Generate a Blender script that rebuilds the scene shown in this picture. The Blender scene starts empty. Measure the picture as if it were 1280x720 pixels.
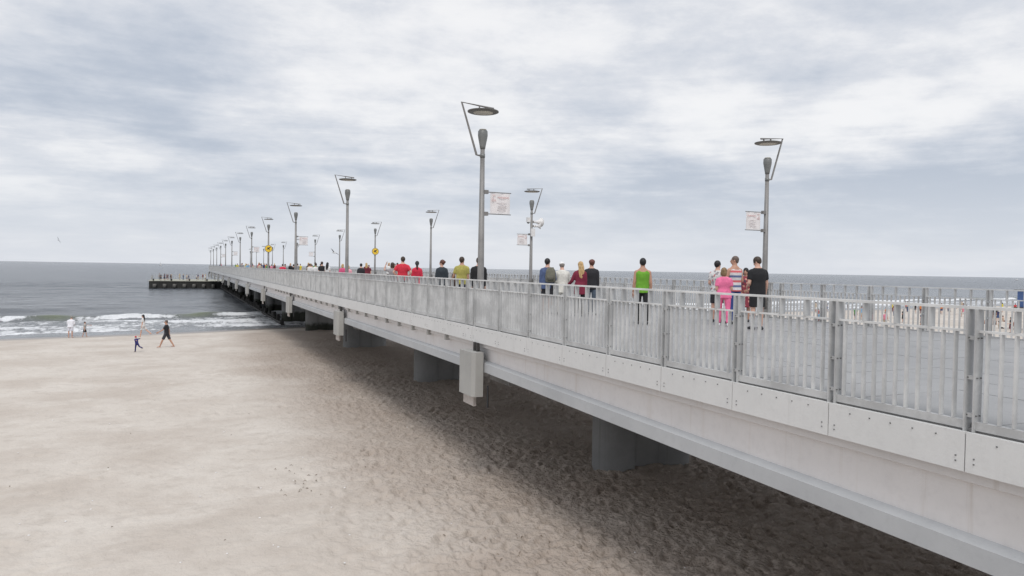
import bpy, math, random
import numpy as np
from mathutils import Vector, Matrix
random.seed(7)
S = bpy.context.scene
COL = S.collection
R = math.radians

# ------------------------------------------------------------------ camera
# world axes: x runs across the pier, y runs along the pier towards the sea, z up, sea level = 0
CAMZ = 6.3
FPX = 924.0
YAW, PITCH, ROLL = R(24.19), R(1.457), R(0.94)
fw = Vector((math.sin(YAW)*math.cos(PITCH), math.cos(YAW)*math.cos(PITCH), -math.sin(PITCH)))
r0 = Vector((math.cos(YAW), -math.sin(YAW), 0))
u0 = r0.cross(fw)
rt = r0*math.cos(ROLL)+u0*math.sin(ROLL)
up = u0*math.cos(ROLL)-r0*math.sin(ROLL)
cd = bpy.data.cameras.new('camera'); cam = bpy.data.objects.new('camera', cd); COL.objects.link(cam)
cd.sensor_width = 36; cd.lens = FPX/1280*36; cd.clip_start = 0.1; cd.clip_end = 60000
m = Matrix((rt, up, -fw)).transposed().to_4x4(); m.translation = (0, 0, CAMZ)
cam.matrix_world = m
S.camera = cam
S.view_settings.view_transform = 'Standard'; S.view_settings.look = 'None'
S.view_settings.exposure = 0.09; S.view_settings.gamma = 1
S.render.resolution_x, S.render.resolution_y = 1024, 576

# ------------------------------------------------------------------ node helpers
class NT:
    def __init__(s, tree): s.t = tree; s.n = tree.nodes; s.l = tree.links
    def add(s, typ, **kw):
        nd = s.n.new(typ)
        for k, v in kw.items(): setattr(nd, k, v)
        return nd
    def put(s, sock, v):
        if hasattr(v, 'links') or isinstance(v, bpy.types.NodeSocket): s.l.new(v, sock)
        elif isinstance(v, (tuple, list)) and len(v) == 3 and sock.type == 'RGBA': sock.default_value = (*v, 1)
        else: sock.default_value = v
    def math(s, op, a, b=0.0, c=0.0, clamp=False):
        nd = s.add('ShaderNodeMath', operation=op); nd.use_clamp = clamp
        s.put(nd.inputs[0], a); s.put(nd.inputs[1], b); s.put(nd.inputs[2], c)
        return nd.outputs[0]
    def vec(s, op, a, b=(0, 0, 0), sc=None):
        nd = s.add('ShaderNodeVectorMath', operation=op)
        s.put(nd.inputs[0], a); s.put(nd.inputs[1], b)
        if sc is not None: s.put(nd.inputs['Scale'], sc)
        return nd.outputs['Value'] if op in ('DOT_PRODUCT', 'LENGTH', 'DISTANCE') else nd.outputs[0]
    def noise(s, v, scale, detail=4, rough=0.55, dist=0.0, col=False):
        nd = s.add('ShaderNodeTexNoise')
        if v is not None: s.put(nd.inputs['Vector'], v)
        nd.inputs['Scale'].default_value = scale; nd.inputs['Detail'].default_value = detail
        nd.inputs['Roughness'].default_value = rough; nd.inputs['Distortion'].default_value = dist
        return nd.outputs[1 if col else 0]
    def ramp(s, v, a, b, lo=0.0, hi=1.0, smooth=True):
        nd = s.add('ShaderNodeMapRange'); nd.interpolation_type = 'SMOOTHSTEP' if smooth else 'LINEAR'
        s.put(nd.inputs[0], v)
        for i, x in enumerate((a, b, lo, hi)): nd.inputs[i+1].default_value = x
        return nd.outputs[0]
    def mix(s, f, a, b):
        nd = s.add('ShaderNodeMix', data_type='RGBA')
        s.put(nd.inputs[0], f); s.put(nd.inputs[6], a); s.put(nd.inputs[7], b)
        return nd.outputs[2]
    def mapping(s, v, scale=(1, 1, 1), loc=(0, 0, 0), rot=(0, 0, 0)):
        nd = s.add('ShaderNodeMapping'); s.put(nd.inputs[0], v)
        nd.inputs['Scale'].default_value = scale; nd.inputs['Location'].default_value = loc; nd.inputs['Rotation'].default_value = rot
        return nd.outputs[0]
    def comb(s, x, y, z):
        nd = s.add('ShaderNodeCombineXYZ')
        for i, q in enumerate((x, y, z)): s.put(nd.inputs[i], q)
        return nd.outputs[0]
    def sep(s, v):
        nd = s.add('ShaderNodeSeparateXYZ'); s.put(nd.inputs[0], v); return nd.outputs

# ------------------------------------------------------------------ sky and sun
sun_dir = Vector((-0.22, -0.50, 0.80)).normalized()
el = math.asin(sun_dir.z); az = math.atan2(sun_dir.x, sun_dir.y)
W = bpy.data.worlds.new("World"); S.world = W; W.use_nodes = True
w = NT(W.node_tree); w.n.clear()
out = w.add('ShaderNodeOutputWorld'); bg = w.add('ShaderNodeBackground'); w.l.new(bg.outputs[0], out.inputs[0])
sky = w.add('ShaderNodeTexSky', sky_type='NISHITA'); sky.sun_disc = False
sky.sun_elevation = el; sky.sun_rotation = az
tc = w.add('ShaderNodeTexCoord').outputs['Generated']
d = w.vec('NORMALIZE', tc)
x_, y_, z_ = w.sep(d)
zc = w.math('MAXIMUM', z_, 0.0)
den = w.math('ADD', zc, 0.24)
pl = w.comb(w.math('DIVIDE', x_, den), w.math('DIVIDE', y_, den), 0.0)
big = w.noise(w.mapping(pl, (0.9, 1.1, 1), (3.1, 1.7, 0)), 1.0, 5, 0.5, 0.25)
mid = w.noise(w.mapping(pl, (1.7, 2.1, 1), (9.3, 4.2, 0), (0, 0, 0.4)), 1.7, 9, 0.62, 0.15)
fine = w.noise(w.mapping(d, (3, 3, 7.5), (2, 5, 1)), 2.4, 10, 0.62, 0.0)
wob = w.noise(w.mapping(d, (2.2, 2.2, 6)), 1.5, 4, 0.5, 0.0, True)
dw = w.vec('NORMALIZE', w.vec('ADD', d, w.vec('SCALE', w.vec('SUBTRACT', wob, (0.5, 0.5, 0.5)), sc=0.20)))
def pxdir(x, y): return (fw*FPX+rt*(x-640)+up*(360-y)).normalized()
shade = w.math('ADD', w.math('MULTIPLY', w.math('SUBTRACT', big, 0.5), 1.4), w.math('MULTIPLY', w.math('SUBTRACT', mid, 0.5), 1.0))
shade = w.math('ADD', shade, w.math('MULTIPLY', w.math('SUBTRACT', fine, 0.5), 1.15))
lay = w.noise(w.mapping(d, (2.2, 2.2, 24), (7, 1, 3)), 1.7, 8, 0.6, 0.25)
shade = w.math('ADD', shade, w.math('MULTIPLY', w.math('MULTIPLY', w.math('SUBTRACT', lay, 0.5), 1.3), w.ramp(z_, .10, .32, 1.0, .15)))
# a few large cloud masses (direction, half width across, half height, amount)
for (px, py, rx, ry, amt) in ((190, 110, 150, 80, -.66), (30, 40, 140, 80, .50), (340, 70, 95, 45, .34), (650, 40, 260, 60, .22),
                              (930, 125, 260, 50, .26), (1080, 240, 340, 55, -.42), (1130, 60, 130, 45, -.22), (980, 130, 200, 35, .18),
                              (760, 110, 130, 45, -.12), (1010, 50, 150, 28, -.10), (430, 215, 190, 28, -.26), (1200, 120, 150, 30, .18), (560, 120, 120, 40, .10)):
    c = pxdir(px, py); hr = Vector((c.y, -c.x, 0)).normalized(); vr = hr.cross(c)
    a = w.math('DIVIDE', w.vec('DOT_PRODUCT', dw, tuple(hr)), rx/FPX)
    b = w.math('DIVIDE', w.vec('DOT_PRODUCT', dw, tuple(vr)), ry/FPX)
    g = w.math('POWER', 2.718, w.math('MULTIPLY', w.math('ADD', w.math('MULTIPLY', a, a), w.math('MULTIPLY', b, b)), -0.8))
    g = w.math('MULTIPLY', g, w.math('GREATER_THAN', w.vec('DOT_PRODUCT', d, tuple(c)), 0.0))
    shade = w.math('ADD', shade, w.math('MULTIPLY', g, amt))
t = w.ramp(shade, -0.64, 0.50)
cr = w.add('ShaderNodeValToRGB'); w.put(cr.inputs[0], t)
e = cr.color_ramp.elements
e[0].position = 0.0; e[0].color = (.465, .515, .60, 1)
e[1].position = 1.0; e[1].color = (.88, .88, .89, 1)
q = e.new(0.36); q.color = (.60, .635, .70, 1)
q = e.new(0.66); q.color = (.705, .725, .77, 1)
hz = w.ramp(z_, 0.0, 0.16, 0.8, 0.0)
ccol = w.mix(hz, cr.outputs[0], (.69, .72, .78))
zen = w.ramp(z_, 0.40, 1.0, 1.0, 1.55)
ccol = w.vec('SCALE', ccol, sc=w.math('MULTIPLY', zen, 10.0))
skym = w.mix(0.94, sky.outputs[0], ccol)
w.put(bg.inputs['Color'], skym); bg.inputs['Strength'].default_value = 0.1

sl = bpy.data.lights.new('sun', 'SUN'); sl.energy = 1.35; sl.angle = R(22); sl.color = (1, .965, .92)
so = bpy.data.objects.new('sun', sl); COL.objects.link(so)
so.rotation_euler = sun_dir.to_track_quat('Z', 'Y').to_euler(); so.location = (-20, -30, 60)

# ------------------------------------------------------------------ materials
MATS = {}
def mat(name, build):
    if name in MATS: return MATS[name]
    M = bpy.data.materials.new(name); M.use_nodes = True
    n = NT(M.node_tree); b = n.n['Principled BSDF']
    build(n, b); MATS[name] = M
    return M
def bump(n, b, h, strength, dist=0.02):
    nd = n.add('ShaderNodeBump'); nd.inputs['Strength'].default_value = strength; nd.inputs['Distance'].default_value = dist
    n.put(nd.inputs['Height'], h); n.l.new(nd.outputs[0], b.inputs['Normal'])
def pos(n): return n.add('ShaderNodeNewGeometry').outputs['Position']
def objco(n): return n.add('ShaderNodeTexCoord').outputs['Object']

def concrete(name, c1, c2, streak=0.5, stain=(.33, .29, .24), rough=.8, spot=0.0):
    def f(n, b):
        P = pos(n)
        a = n.noise(P, .55, 6, .6); c = n.noise(P, 9, 5, .6)
        st = n.noise(n.mapping(P, (3.2, 3.2, .16)), 1.0, 5, .65)
        base = n.mix(n.ramp(a, .3, .7), c1, c2)
        base = n.mix(n.math('MULTIPLY', n.ramp(st, .55, .8), streak), base, stain)
        dr = n.noise(n.mapping(P, (6.5, 6.5, .22), (3, 1, 0)), 1.0, 4, .6)
        base = n.mix(n.math('MULTIPLY', n.ramp(dr, .60, .74), min(.5, streak*.9)), base, tuple(v*.85 for v in stain))
        base = n.mix(n.math('MULTIPLY', n.ramp(c, .45, .8), .18), base, tuple(x*.6 for x in c1))
        n.put(b.inputs['Base Color'], base); b.inputs['Roughness'].default_value = rough
        bump(n, b, n.noise(P, 35, 5, .65), .25, .01)
    return mat(name, f)
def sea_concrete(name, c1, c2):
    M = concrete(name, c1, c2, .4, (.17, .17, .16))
    n = NT(M.node_tree); b = n.n['Principled BSDF']; src = b.inputs['Base Color'].links[0].from_socket
    P = pos(n); x, y, z = n.sep(P)
    line = n.math('ADD', z, n.math('MULTIPLY', n.math('SUBTRACT', n.noise(P, 1.6, 5, .6), .5), .9))
    k = n.math('MULTIPLY', n.ramp(line, 1.25, .85), n.math('GREATER_THAN', y, 64.0))     # weed and tide stain where the sea reaches
    n.put(b.inputs['Base Color'], n.mix(k, src, (.035, .037, .027)))
    return M
def metal(name, c, rough=.5, metallic=.0, var=.18):
    def f(n, b):
        P = pos(n)
        a = n.noise(P, 2.2, 6, .65); g = n.noise(P, 40, 3, .6)
        k = n.math('ADD', n.math('MULTIPLY', a, .86), n.math('MULTIPLY', g, .14))
        n.put(b.inputs['Base Color'], n.mix(n.ramp(k, .35, .65), tuple(x*(1-var) for x in c), tuple(min(1, x*(1+var*.6)) for x in c)))
        n.put(b.inputs['Roughness'], n.ramp(a, .3, .7, rough-.08, rough+.1)); b.inputs['Metallic'].default_value = metallic
        bump(n, b, g, .08, .004)
    return mat(name, f)
def fabric(c, kind='plain', c2=(.8, .8, .8), c3=(.1, .1, .3)):
    name = 'fabric_%s_%s' % (kind, '_'.join('%d' % (v*100) for v in c))
    def f(n, b):
        O = objco(n)
        a = n.noise(O, 7, 4, .6)
        base = n.mix(n.ramp(a, .3, .7), tuple(v*.82 for v in c), tuple(min(1, v*1.1) for v in c))
        if kind == 'stripes':
            z = n.sep(O)[2]
            s1 = n.math('FRACT', n.math('MULTIPLY', z, 7.5))
            base = n.mix(n.math('GREATER_THAN', s1, .55), base, c2)
            s2 = n.math('FRACT', n.math('MULTIPLY', z, 3.75))
            base = n.mix(n.math('MULTIPLY', n.math('GREATER_THAN', s1, .55), n.math('GREATER_THAN', s2, .5)), base, c3)
        if kind == 'floral':
            v = n.add('ShaderNodeTexVoronoi'); n.put(v.inputs['Vector'], O); v.inputs['Scale'].default_value = 11
            base = n.mix(n.math('LESS_THAN', v.outputs['Distance'], .36), base, c2)
            v2 = n.add('ShaderNodeTexVoronoi'); n.put(v2.inputs['Vector'], n.mapping(O, (1, 1, 1), (4, 2, 7))); v2.inputs['Scale'].default_value = 8
            base = n.mix(n.math('LESS_THAN', v2.outputs['Distance'], .25), base, c3)
        n.put(b.inputs['Base Color'], base); b.inputs['Roughness'].default_value = .85
        bump(n, b, n.noise(n.mapping(O, (1, 1, .5)), 14, 4, .6), .5, .02)
    return mat(name, f)
def simple(name, c, rough=.6, var=.12, scale=12, emit=0):
    def f(n, b):
        a = n.noise(objco(n), scale, 4, .6)
        n.put(b.inputs['Base Color'], n.mix(n.ramp(a, .3, .7), tuple(v*(1-var) for v in c), tuple(min(1, v*(1+var)) for v in c)))
        b.inputs['Roughness'].default_value = rough
        bump(n, b, a, .1, .005)
    return mat(name, f)

M_GIRD = concrete('girder_concrete', (.68, .655, .645), (.62, .60, .59), .38, (.52, .45, .39))
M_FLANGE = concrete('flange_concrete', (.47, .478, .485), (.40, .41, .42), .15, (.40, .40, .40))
M_FASC = concrete('fascia_panel', (.67, .665, .655), (.62, .62, .61), .26, (.42, .41, .39), .6)
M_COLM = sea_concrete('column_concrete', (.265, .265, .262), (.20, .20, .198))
M_SLAB = concrete('slab_concrete', (.40, .39, .38), (.33, .325, .32), .2)
M_COVER = concrete('beam_cover', (.40, .395, .375), (.34, .335, .32), .75, (.24, .23, .21))
M_PAVE = concrete('paving', (.315, .315, .315), (.275, .276, .278), 0, (.2, .2, .2))
M_DARKC = concrete('quay_concrete', (.035, .034, .031), (.022, .022, .021), .5, (.10, .10, .09))
M_QTOP = concrete('quay_top', (.36, .35, .29), (.30, .30, .25), .1)
M_RAIL = metal('galvanised_rail', (.47, .47, .465), .55)
M_BAL = metal('galvanised_baluster', (.56, .56, .553), .5)
M_TOP = metal('handrail_paint', (.66, .66, .65), .45)
M_POSTF = metal('post_steel', (.47, .475, .475), .5)
M_BOLT = metal('bolt_steel', (.16, .16, .16), .45)
M_POLE = metal('lamp_steel', (.25, .242, .234), .5, .25)
M_HEAD = metal('lamp_head_steel', (.20, .205, .20), .45, .2)
M_DISC = metal('reflector_rim', (.12, .115, .105), .5)
M_DISCIN = metal('reflector_white', (.50, .47, .40), .5)
M_WHITE = simple('white_plastic', (.72, .71, .70), .5)
M_BAN = simple('banner_cloth', (.77, .735, .73), .8, .05, 3)
M_PRT = simple('banner_red_print', (.68, .50, .49), .8)
M_PRG = simple('banner_grey_print', (.62, .58, .58), .8)
M_YEL = simple('sign_yellow', (.85, .56, .04), .5, .06)
M_BLK = simple('black_paint', (.025, .025, .028), .5)
M_RUB = simple('rubber', (.03, .03, .03), .8)
M_FEND = simple('fender_grey', (.14, .135, .125), .9, .35, 3)
M_BLUE = simple('blue_paint', (.06, .13, .33), .5)
M_RED = simple('red_paint', (.6, .06, .05), .5)
M_WOOD = simple('weathered_wood', (.16, .12, .08), .85, .3, 6)
M_GULL = simple('gull_feathers', (.35, .36, .38), .8)
M_HULL = simple('boat_hull', (.75, .76, .78), .5)
M_JOINT = simple('dark_joint', (.05, .047, .045), .9)

# ------------------------------------------------------------------ mesh helpers
def newmesh(name, verts, faces, mats=(), smooth=False, midx=None):
    me = bpy.data.meshes.new(name)
    me.from_pydata([tuple(map(float, v)) for v in verts], [], [tuple(int(i) for i in f) for f in faces])
    for M in mats: me.materials.append(M)
    if smooth: me.polygons.foreach_set('use_smooth', [True]*len(me.polygons))
    if midx is not None: me.polygons.foreach_set('material_index', midx)
    me.update(); return me
class MB:
    def __init__(s): s.v = []; s.f = []
    def raw(s, v, f):
        o = len(s.v); s.v += [tuple(p) for p in v]; s.f += [tuple(i+o for i in q) for q in f]; return s
    def box(s, x0, x1, y0, y1, z0, z1):
        v = [(x, y, z) for z in (z0, z1) for y in (y0, y1) for x in (x0, x1)]
        return s.raw(v, [(0, 2, 3, 1), (4, 5, 7, 6), (0, 1, 5, 4), (2, 6, 7, 3), (0, 4, 6, 2), (1, 3, 7, 5)])
    def tube(s, pts, rad, n=10, side=None, cap=True):
        v, f = tube(pts, rad, n, side, cap); return s.raw(v, f)
    def ell(s, c, r, nu=12, nv=8):
        v, f = ellipsoid(c, r, nu, nv); return s.raw(v, f)
    def mesh(s, name, M, smooth=False): return newmesh(name, s.v, s.f, [M], smooth)
def tube(pts, rad, n=10, side=None, cap=True):
    P = [np.array(p, float) for p in pts]; V = []; F = []
    side = None if side is None else np.array(side, float)
    prev = None
    for i, p in enumerate(P):
        tg = (P[min(i+1, len(P)-1)]-P[max(i-1, 0)]); tg = tg/(np.linalg.norm(tg)+1e-9)
        if side is None:
            ref = prev if prev is not None else (np.array((1., 0, 0)) if abs(tg[0]) < .8 else np.array((0, 1., 0)))
        else: ref = side
        a = ref-tg*np.dot(ref, tg)
        if np.linalg.norm(a) < 1e-4: a = np.cross(tg, (0.3, .5, .8))
        a /= np.linalg.norm(a); b = np.cross(tg, a); prev = a
        r = rad[i]; ra, rb = (r if isinstance(r, (tuple, list)) else (r, r))
        for k in range(n):
            th = 2*math.pi*k/n
            V.append(p+a*ra*math.cos(th)+b*rb*math.sin(th))
    m_ = len(P)
    for i in range(m_-1):
        for k in range(n):
            k2 = (k+1) % n
            F.append((i*n+k, i*n+k2, (i+1)*n+k2, (i+1)*n+k))
    if cap:
        F.append(tuple(range(n-1, -1, -1))); F.append(tuple((m_-1)*n+k for k in range(n)))
    return V, F
def ellipsoid(c, r, nu=12, nv=8):
    V = [(c[0], c[1], c[2]-r[2])]; F = []
    for j in range(1, nv):
        ph = math.pi*j/nv-math.pi/2
        for i in range(nu):
            th = 2*math.pi*i/nu
            V.append((c[0]+r[0]*math.cos(ph)*math.cos(th), c[1]+r[1]*math.cos(ph)*math.sin(th), c[2]+r[2]*math.sin(ph)))
    V.append((c[0], c[1], c[2]+r[2])); L = len(V)-1
    for i in range(nu):
        F.append((0, 1+(i+1) % nu, 1+i)); F.append((L, L-nu+i, L-nu+(i+1) % nu))
    for j in range(nv-2):
        for i in range(nu):
            a = 1+j*nu+i; b = 1+j*nu+(i+1) % nu
            F.append((a, b, b+nu, a+nu))
    return V, F
def ob(name, me, parent=None, loc=(0, 0, 0), rot=(0, 0, 0)):
    o = bpy.data.objects.new(name, me); COL.objects.link(o); o.location = loc; o.rotation_euler = rot
    if parent is not None: o.parent = parent
    return o
def thing(name, label, cat, loc=(0, 0, 0), rz=0, group=None, me=None):
    o = bpy.data.objects.new(name, me); COL.objects.link(o); o.location = loc; o.rotation_euler = (0, 0, rz)
    o['label'] = label; o['category'] = cat
    if group: o['group'] = group
    return o
def dup(root, loc, rz, label, group=None):
    r = root.copy(); COL.objects.link(r); r.location = loc; r.rotation_euler = (0, 0, rz); r['label'] = label
    if group: r['group'] = group
    for ch in list(root.children):
        c = ch.copy(); COL.objects.link(c); c.parent = r
        for g in list(ch.children):
            k = g.copy(); COL.objects.link(k); k.parent = c
    return r
def boxpart(name, M, parent, *b): return ob(name, MB().box(*b).mesh(name, M), parent)

# pixel -> place helpers
CA, SA = math.cos(YAW), math.sin(YAW)
def atdepth(px, Z): X = (px-640)/FPX*Z; return (CA*X+SA*Z, -SA*X+CA*Z)
def atz(px, py, z):
    d = fw*FPX+rt*(px-640)+up*(360-py); k = (z-CAMZ)/d.z; return (d.x*k, d.y*k)

# numpy value noise
def _h(x, y, s):
    h = (x.astype(np.int64)*374761393+y.astype(np.int64)*668265263+s*974634521) & 0xffffffff
    h = ((h ^ (h >> 13))*1274126177) & 0xffffffff
    return ((h ^ (h >> 16)) & 0xffff)/65535.0
def vn(x, y, s=0):
    xi = np.floor(x); yi = np.floor(y); fx = x-xi; fy = y-yi
    fx = fx*fx*(3-2*fx); fy = fy*fy*(3-2*fy)
    a = _h(xi, yi, s); b = _h(xi+1, yi, s); c = _h(xi, yi+1, s); e_ = _h(xi+1, yi+1, s)
    return (a*(1-fx)+b*fx)*(1-fy)+(c*(1-fx)+e_*fx)*fy
def fbm(x, y, s=0, o=4):
    t = 0; a = .5; k = 1
    for i in range(o): t = t+a*vn(x*k, y*k, s+i); a *= .5; k *= 2.03
    return t/(1-.5**o)
def sst(a, b, x): t = np.clip((x-a)/(b-a), 0, 1); return t*t*(3-2*t)

# ------------------------------------------------------------------ ground and sea
SHN = [-400, -60, -30, -13, 5.5, 30, 60, 140, 400]
SHS = [30, 55, 64.5, 70.5, 76.5, 81.5, 87, 100, 138]
def shore(n): return np.interp(n, SHN, SHS)+1.1*(vn(n/9.0, n*0+.5, 3)-.5)+2.0*(vn(n/31.0, n*0+.5, 5)-.5)
GQ = [-400, -62, -25, -12, -5, 0, 12, 40, 200]
GZ = [1.1, .82, .60, .50, .24, .02, -.45, -1.6, -4]
def gbase(n, s):
    q = s-shore(n)
    return np.interp(q, GQ, GZ)+.16*(fbm(n/7.0, s/7.0, 11, 3)-.5)*sst(0, -12, q)
def ground(n, s): return float(gbase(np.array([n]), np.array([s]))[0])

def dimples(x, y, cell, rad, depth, dens, seed):
    """trodden sand: footprint-sized pits with low rims, one per jittered cell"""
    z = np.zeros_like(x); cx = np.floor(x/cell); cy = np.floor(y/cell)
    for i in (-1, 0, 1):
        for j in (-1, 0, 1):
            gx = cx+i; gy = cy+j
            jx = (gx+.1+.8*_h(gx, gy, seed))*cell; jy = (gy+.1+.8*_h(gx, gy, seed+1))*cell
            keep = _h(gx, gy, seed+2) < dens
            a = _h(gx, gy, seed+3)*math.pi; k = .6+.8*_h(gx, gy, seed+4)
            dx = x-jx; dy = y-jy
            u = (dx*np.cos(a)+dy*np.sin(a))/(rad*1.7*k); v = (-dx*np.sin(a)+dy*np.cos(a))/(rad*.8*k)
            r2 = u*u+v*v
            z += keep*depth*k*(-np.exp(-r2*1.6)+.45*np.exp(-(np.sqrt(r2)-1.35)**2*5))
    return z

def gridmesh(name, X, Y, Z, M, attrs, closed):
    nr, nc = X.shape
    me = bpy.data.meshes.new(name); nv = nr*nc
    me.vertices.add(nv)
    me.vertices.foreach_set('co', np.stack((X, Y, Z), -1).astype(np.float32).ravel())
    idx = np.arange(nv).reshape(nr, nc)
    if closed: a = idx; b = np.roll(idx, -1, 1)
    else: a = idx[:, :-1]; b = idx[:, 1:]
    # columns run clockwise (azimuth from +y towards +x): keep normals up
    F = np.stack((a[:-1], a[1:], b[1:], b[:-1]), -1).reshape(-1, 4)
    me.loops.add(F.size); me.polygons.add(len(F))
    me.loops.foreach_set('vertex_index', F.ravel().astype(np.int32))
    me.polygons.foreach_set('loop_start', np.arange(0, F.size, 4, dtype=np.int32))
    me.polygons.foreach_set('use_smooth', np.ones(len(F), bool))
    for k, A in attrs.items():
        at = me.attributes.new(k, 'FLOAT', 'POINT'); at.data.foreach_set('value', A.astype(np.float32).ravel())
    me.materials.append(M); me.update(calc_edges=True); me.validate()
    return me

def sand_mat():
    def f(n, b):
        P = pos(n)
        wet = n.add('ShaderNodeAttribute', attribute_name='wet').outputs['Fac']
        tr = n.add('ShaderNodeAttribute', attribute_name='pier_belt').outputs['Fac']
        a = n.noise(P, .22, 6, .62, .4); c = n.noise(P, 1.7, 6, .65); g = n.noise(P, 60, 3, .7)
        st = n.noise(n.mapping(P, (.30, .42, 1), (0, 0, 0), (0, 0, .25)), .8, 7, .66, .5)
        base = n.mix(n.ramp(a, .34, .66), (.47, .413, .358), (.565, .515, .458))
        base = n.mix(n.math('MULTIPLY', n.ramp(st, .48, .66), .6), base, (.61, .562, .505))
        base = n.mix(n.math('MULTIPLY', n.ramp(c, .48, .70), .55), base, (.43, .38, .33))
        base = n.mix(n.math('MULTIPLY', tr, .75), base, (.35, .28, .23))  # darker, browner sand along the belt by the pier
        base = n.mix(n.math('MULTIPLY', n.ramp(g, .5, .78), .25), base, (.30, .26, .22))
        base = n.mix(wet, base, (.235, .205, .18))
        n.put(b.inputs['Base Color'], base)
        n.put(b.inputs['Roughness'], n.ramp(wet, .2, 1.0, .92, .33))
        pit = n.math('MULTIPLY', n.math('ADD', n.noise(P, 6.0, 2, .5), n.math('MULTIPLY', n.noise(P, 12.5, 2, .5), .6)), n.math('ADD', .028, n.math('MULTIPLY', tr, .065)))
        h = n.math('ADD', n.math('MULTIPLY', n.noise(P, 1.6, 3, .5), .06), n.math('MULTIPLY', n.noise(P, 16, 4, .65), .016))
        h = n.math('ADD', h, pit)
        dry = n.math('SUBTRACT', 1.0, n.math('MULTIPLY', wet, .93))
        bump(n, b, n.math('MULTIPLY', h, dry), 1.0, 1.0)
    return mat('sand', f)

azf = np.linspace(R(-20), R(69), 700)
az_all = np.concatenate((azf, np.linspace(R(69), R(340), 70)[1:-1]))
rad = np.concatenate((np.array((.5, 2, 4, 6, 8)), np.geomspace(9, 112, 560), np.geomspace(112, 9000, 46)[1:]))
RR, AA = np.meshgrid(rad, az_all, indexing='ij')
X = RR*np.sin(AA); Y = RR*np.cos(AA)
qq = Y-shore(X)
Z = gbase(X, Y)
for yj in (18.15-.68, 35.35-.68, 52.55-.68, 69.75-.68):
    for xs in (-.9, .9): Z = Z+.13*np.exp(-(np.hypot(X-12.05-xs, Y-yj)/.85)**2)*(.4+1.2*vn(X*1.7, Y*1.7, 91))
# belt of footprints and darker brown sand beside and under the pier, fading paths elsewhere
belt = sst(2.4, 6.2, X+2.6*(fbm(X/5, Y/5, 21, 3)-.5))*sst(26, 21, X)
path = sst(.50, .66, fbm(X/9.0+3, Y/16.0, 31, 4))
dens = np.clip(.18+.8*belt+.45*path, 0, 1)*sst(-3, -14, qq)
fade = sst(75, 45, RR)
Z = Z+(dimples(X, Y, .30, .095, .034, .85, 100)*np.clip(belt+.25*path, 0, 1)
       +dimples(X+7.3, Y+2.1, .50, .15, .050, .6, 200)*np.clip(dens+.35*sst(.42, .6, fbm(X/3.0, Y/4.5, 33, 3)), 0, 1)
       +dimples(X+1.7, Y+9.9, .27, .08, .022, .7, 300)*np.clip(belt*.9+.15, 0, 1))*fade*sst(-3, -12, qq)
wet = sst(-4.2, -1.2, qq+.9*(fbm(X/3, Y/3, 41, 3)-.5))
M_SAND = sand_mat()
beach = ob('sand_beach', gridmesh('sand_beach', X, Y, Z, M_SAND, {'wet': wet, 'pier_belt': belt*(.55+.6*fbm(X/2.0, Y/2.0, 51, 3))*sst(-4, -10, qq)}, True))
beach['kind'] = 'structure'

def sea_mat():
    def f(n, b):
        P = pos(n)
        fo = n.add('ShaderNodeAttribute', attribute_name='foam').outputs['Fac']
        sh = n.add('ShaderNodeAttribute', attribute_name='shallow').outputs['Fac']
        gr = n.add('ShaderNodeAttribute', attribute_name='green').outputs['Fac']
        patch = n.noise(n.mapping(P, (.012, .035, 1)), 1.0, 5, .6)
        base = n.mix(n.ramp(patch, .35, .65), (.042, .052, .064), (.058, .068, .080))
        base = n.mix(sh, base, (.225, .235, .245))
        base = n.mix(n.math('MULTIPLY', gr, .75), base, (.15, .18, .085))
        lace = n.noise(n.mapping(P, (.85, .30, 1)), 1.3, 8, .74, .8)
        k = n.ramp(n.math('ADD', fo, n.math('MULTIPLY', n.math('SUBTRACT', lace, .5), 1.7)), .42, .78)
        base = n.mix(k, base, (.80, .81, .82))
        n.put(b.inputs['Base Color'], base)
        n.put(b.inputs['Roughness'], n.math('ADD', .16, n.math('MULTIPLY', k, .6)))
        b.inputs['IOR'].default_value = 1.33
        b.inputs['Specular IOR Level'].default_value = .30
        r1 = n.noise(n.mapping(P, (.24, .26, 1), (0, 0, 0), (0, 0, .2)), 1.0, 7, .66, .4)
        r2 = n.noise(n.mapping(P, (.6, 1.2, 1), (0, 0, 0), (0, 0, -.25)), 2.2, 4, .65)
        h = n.math('ADD', n.math('MULTIPLY', r1, 1.35), n.math('MULTIPLY', r2, .11))
        h = n.math('ADD', h, n.math('MULTIPLY', k, .12))
        bump(n, b, h, 1.0, 1.0)
    return mat('sea_water', f)
azs = np.concatenate((np.linspace(R(-100), R(-20), 30)[:-1], np.linspace(R(-20), R(69), 720), np.linspace(R(69), R(110), 20)[1:]))
rads = np.concatenate((np.array((30., 38)), np.geomspace(46, 270, 400), np.geomspace(270, 40000, 70)[1:]))
RR, AA = np.meshgrid(rads, azs, indexing='ij')
X = RR*np.sin(AA); Y = RR*np.cos(AA); q = Y-shore(X)
rng = np.random.RandomState(4)
H = np.zeros_like(X)
for i in range(26):
    lam = 1.6*(1.13**i); th = rng.normal(0, .42)+.12; k = 2*math.pi/lam
    amp = .0046*lam**.55*(.6+.8*rng.rand())
    att = np.clip((lam/ (RR*.012+.3)-.8), 0, 1)
    ph = k*(X*math.sin(th)+Y*math.cos(th))+rng.rand()*6.3+1.8*fbm(X/(lam*3)+i, Y/(lam*3), 60+i, 2)
    H += amp*att*(np.sin(ph)+.25*np.sin(2*ph+1.2))
H *= sst(0, 22, q)*.9+.06
H *= sst(900, 200, RR)
qc = 24.5+5*(vn(X/16.0, X*0+.3, 71)-.5)+2*(vn(X/5.0, X*0+.3, 72)-.5)
dd = q-qc
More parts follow.
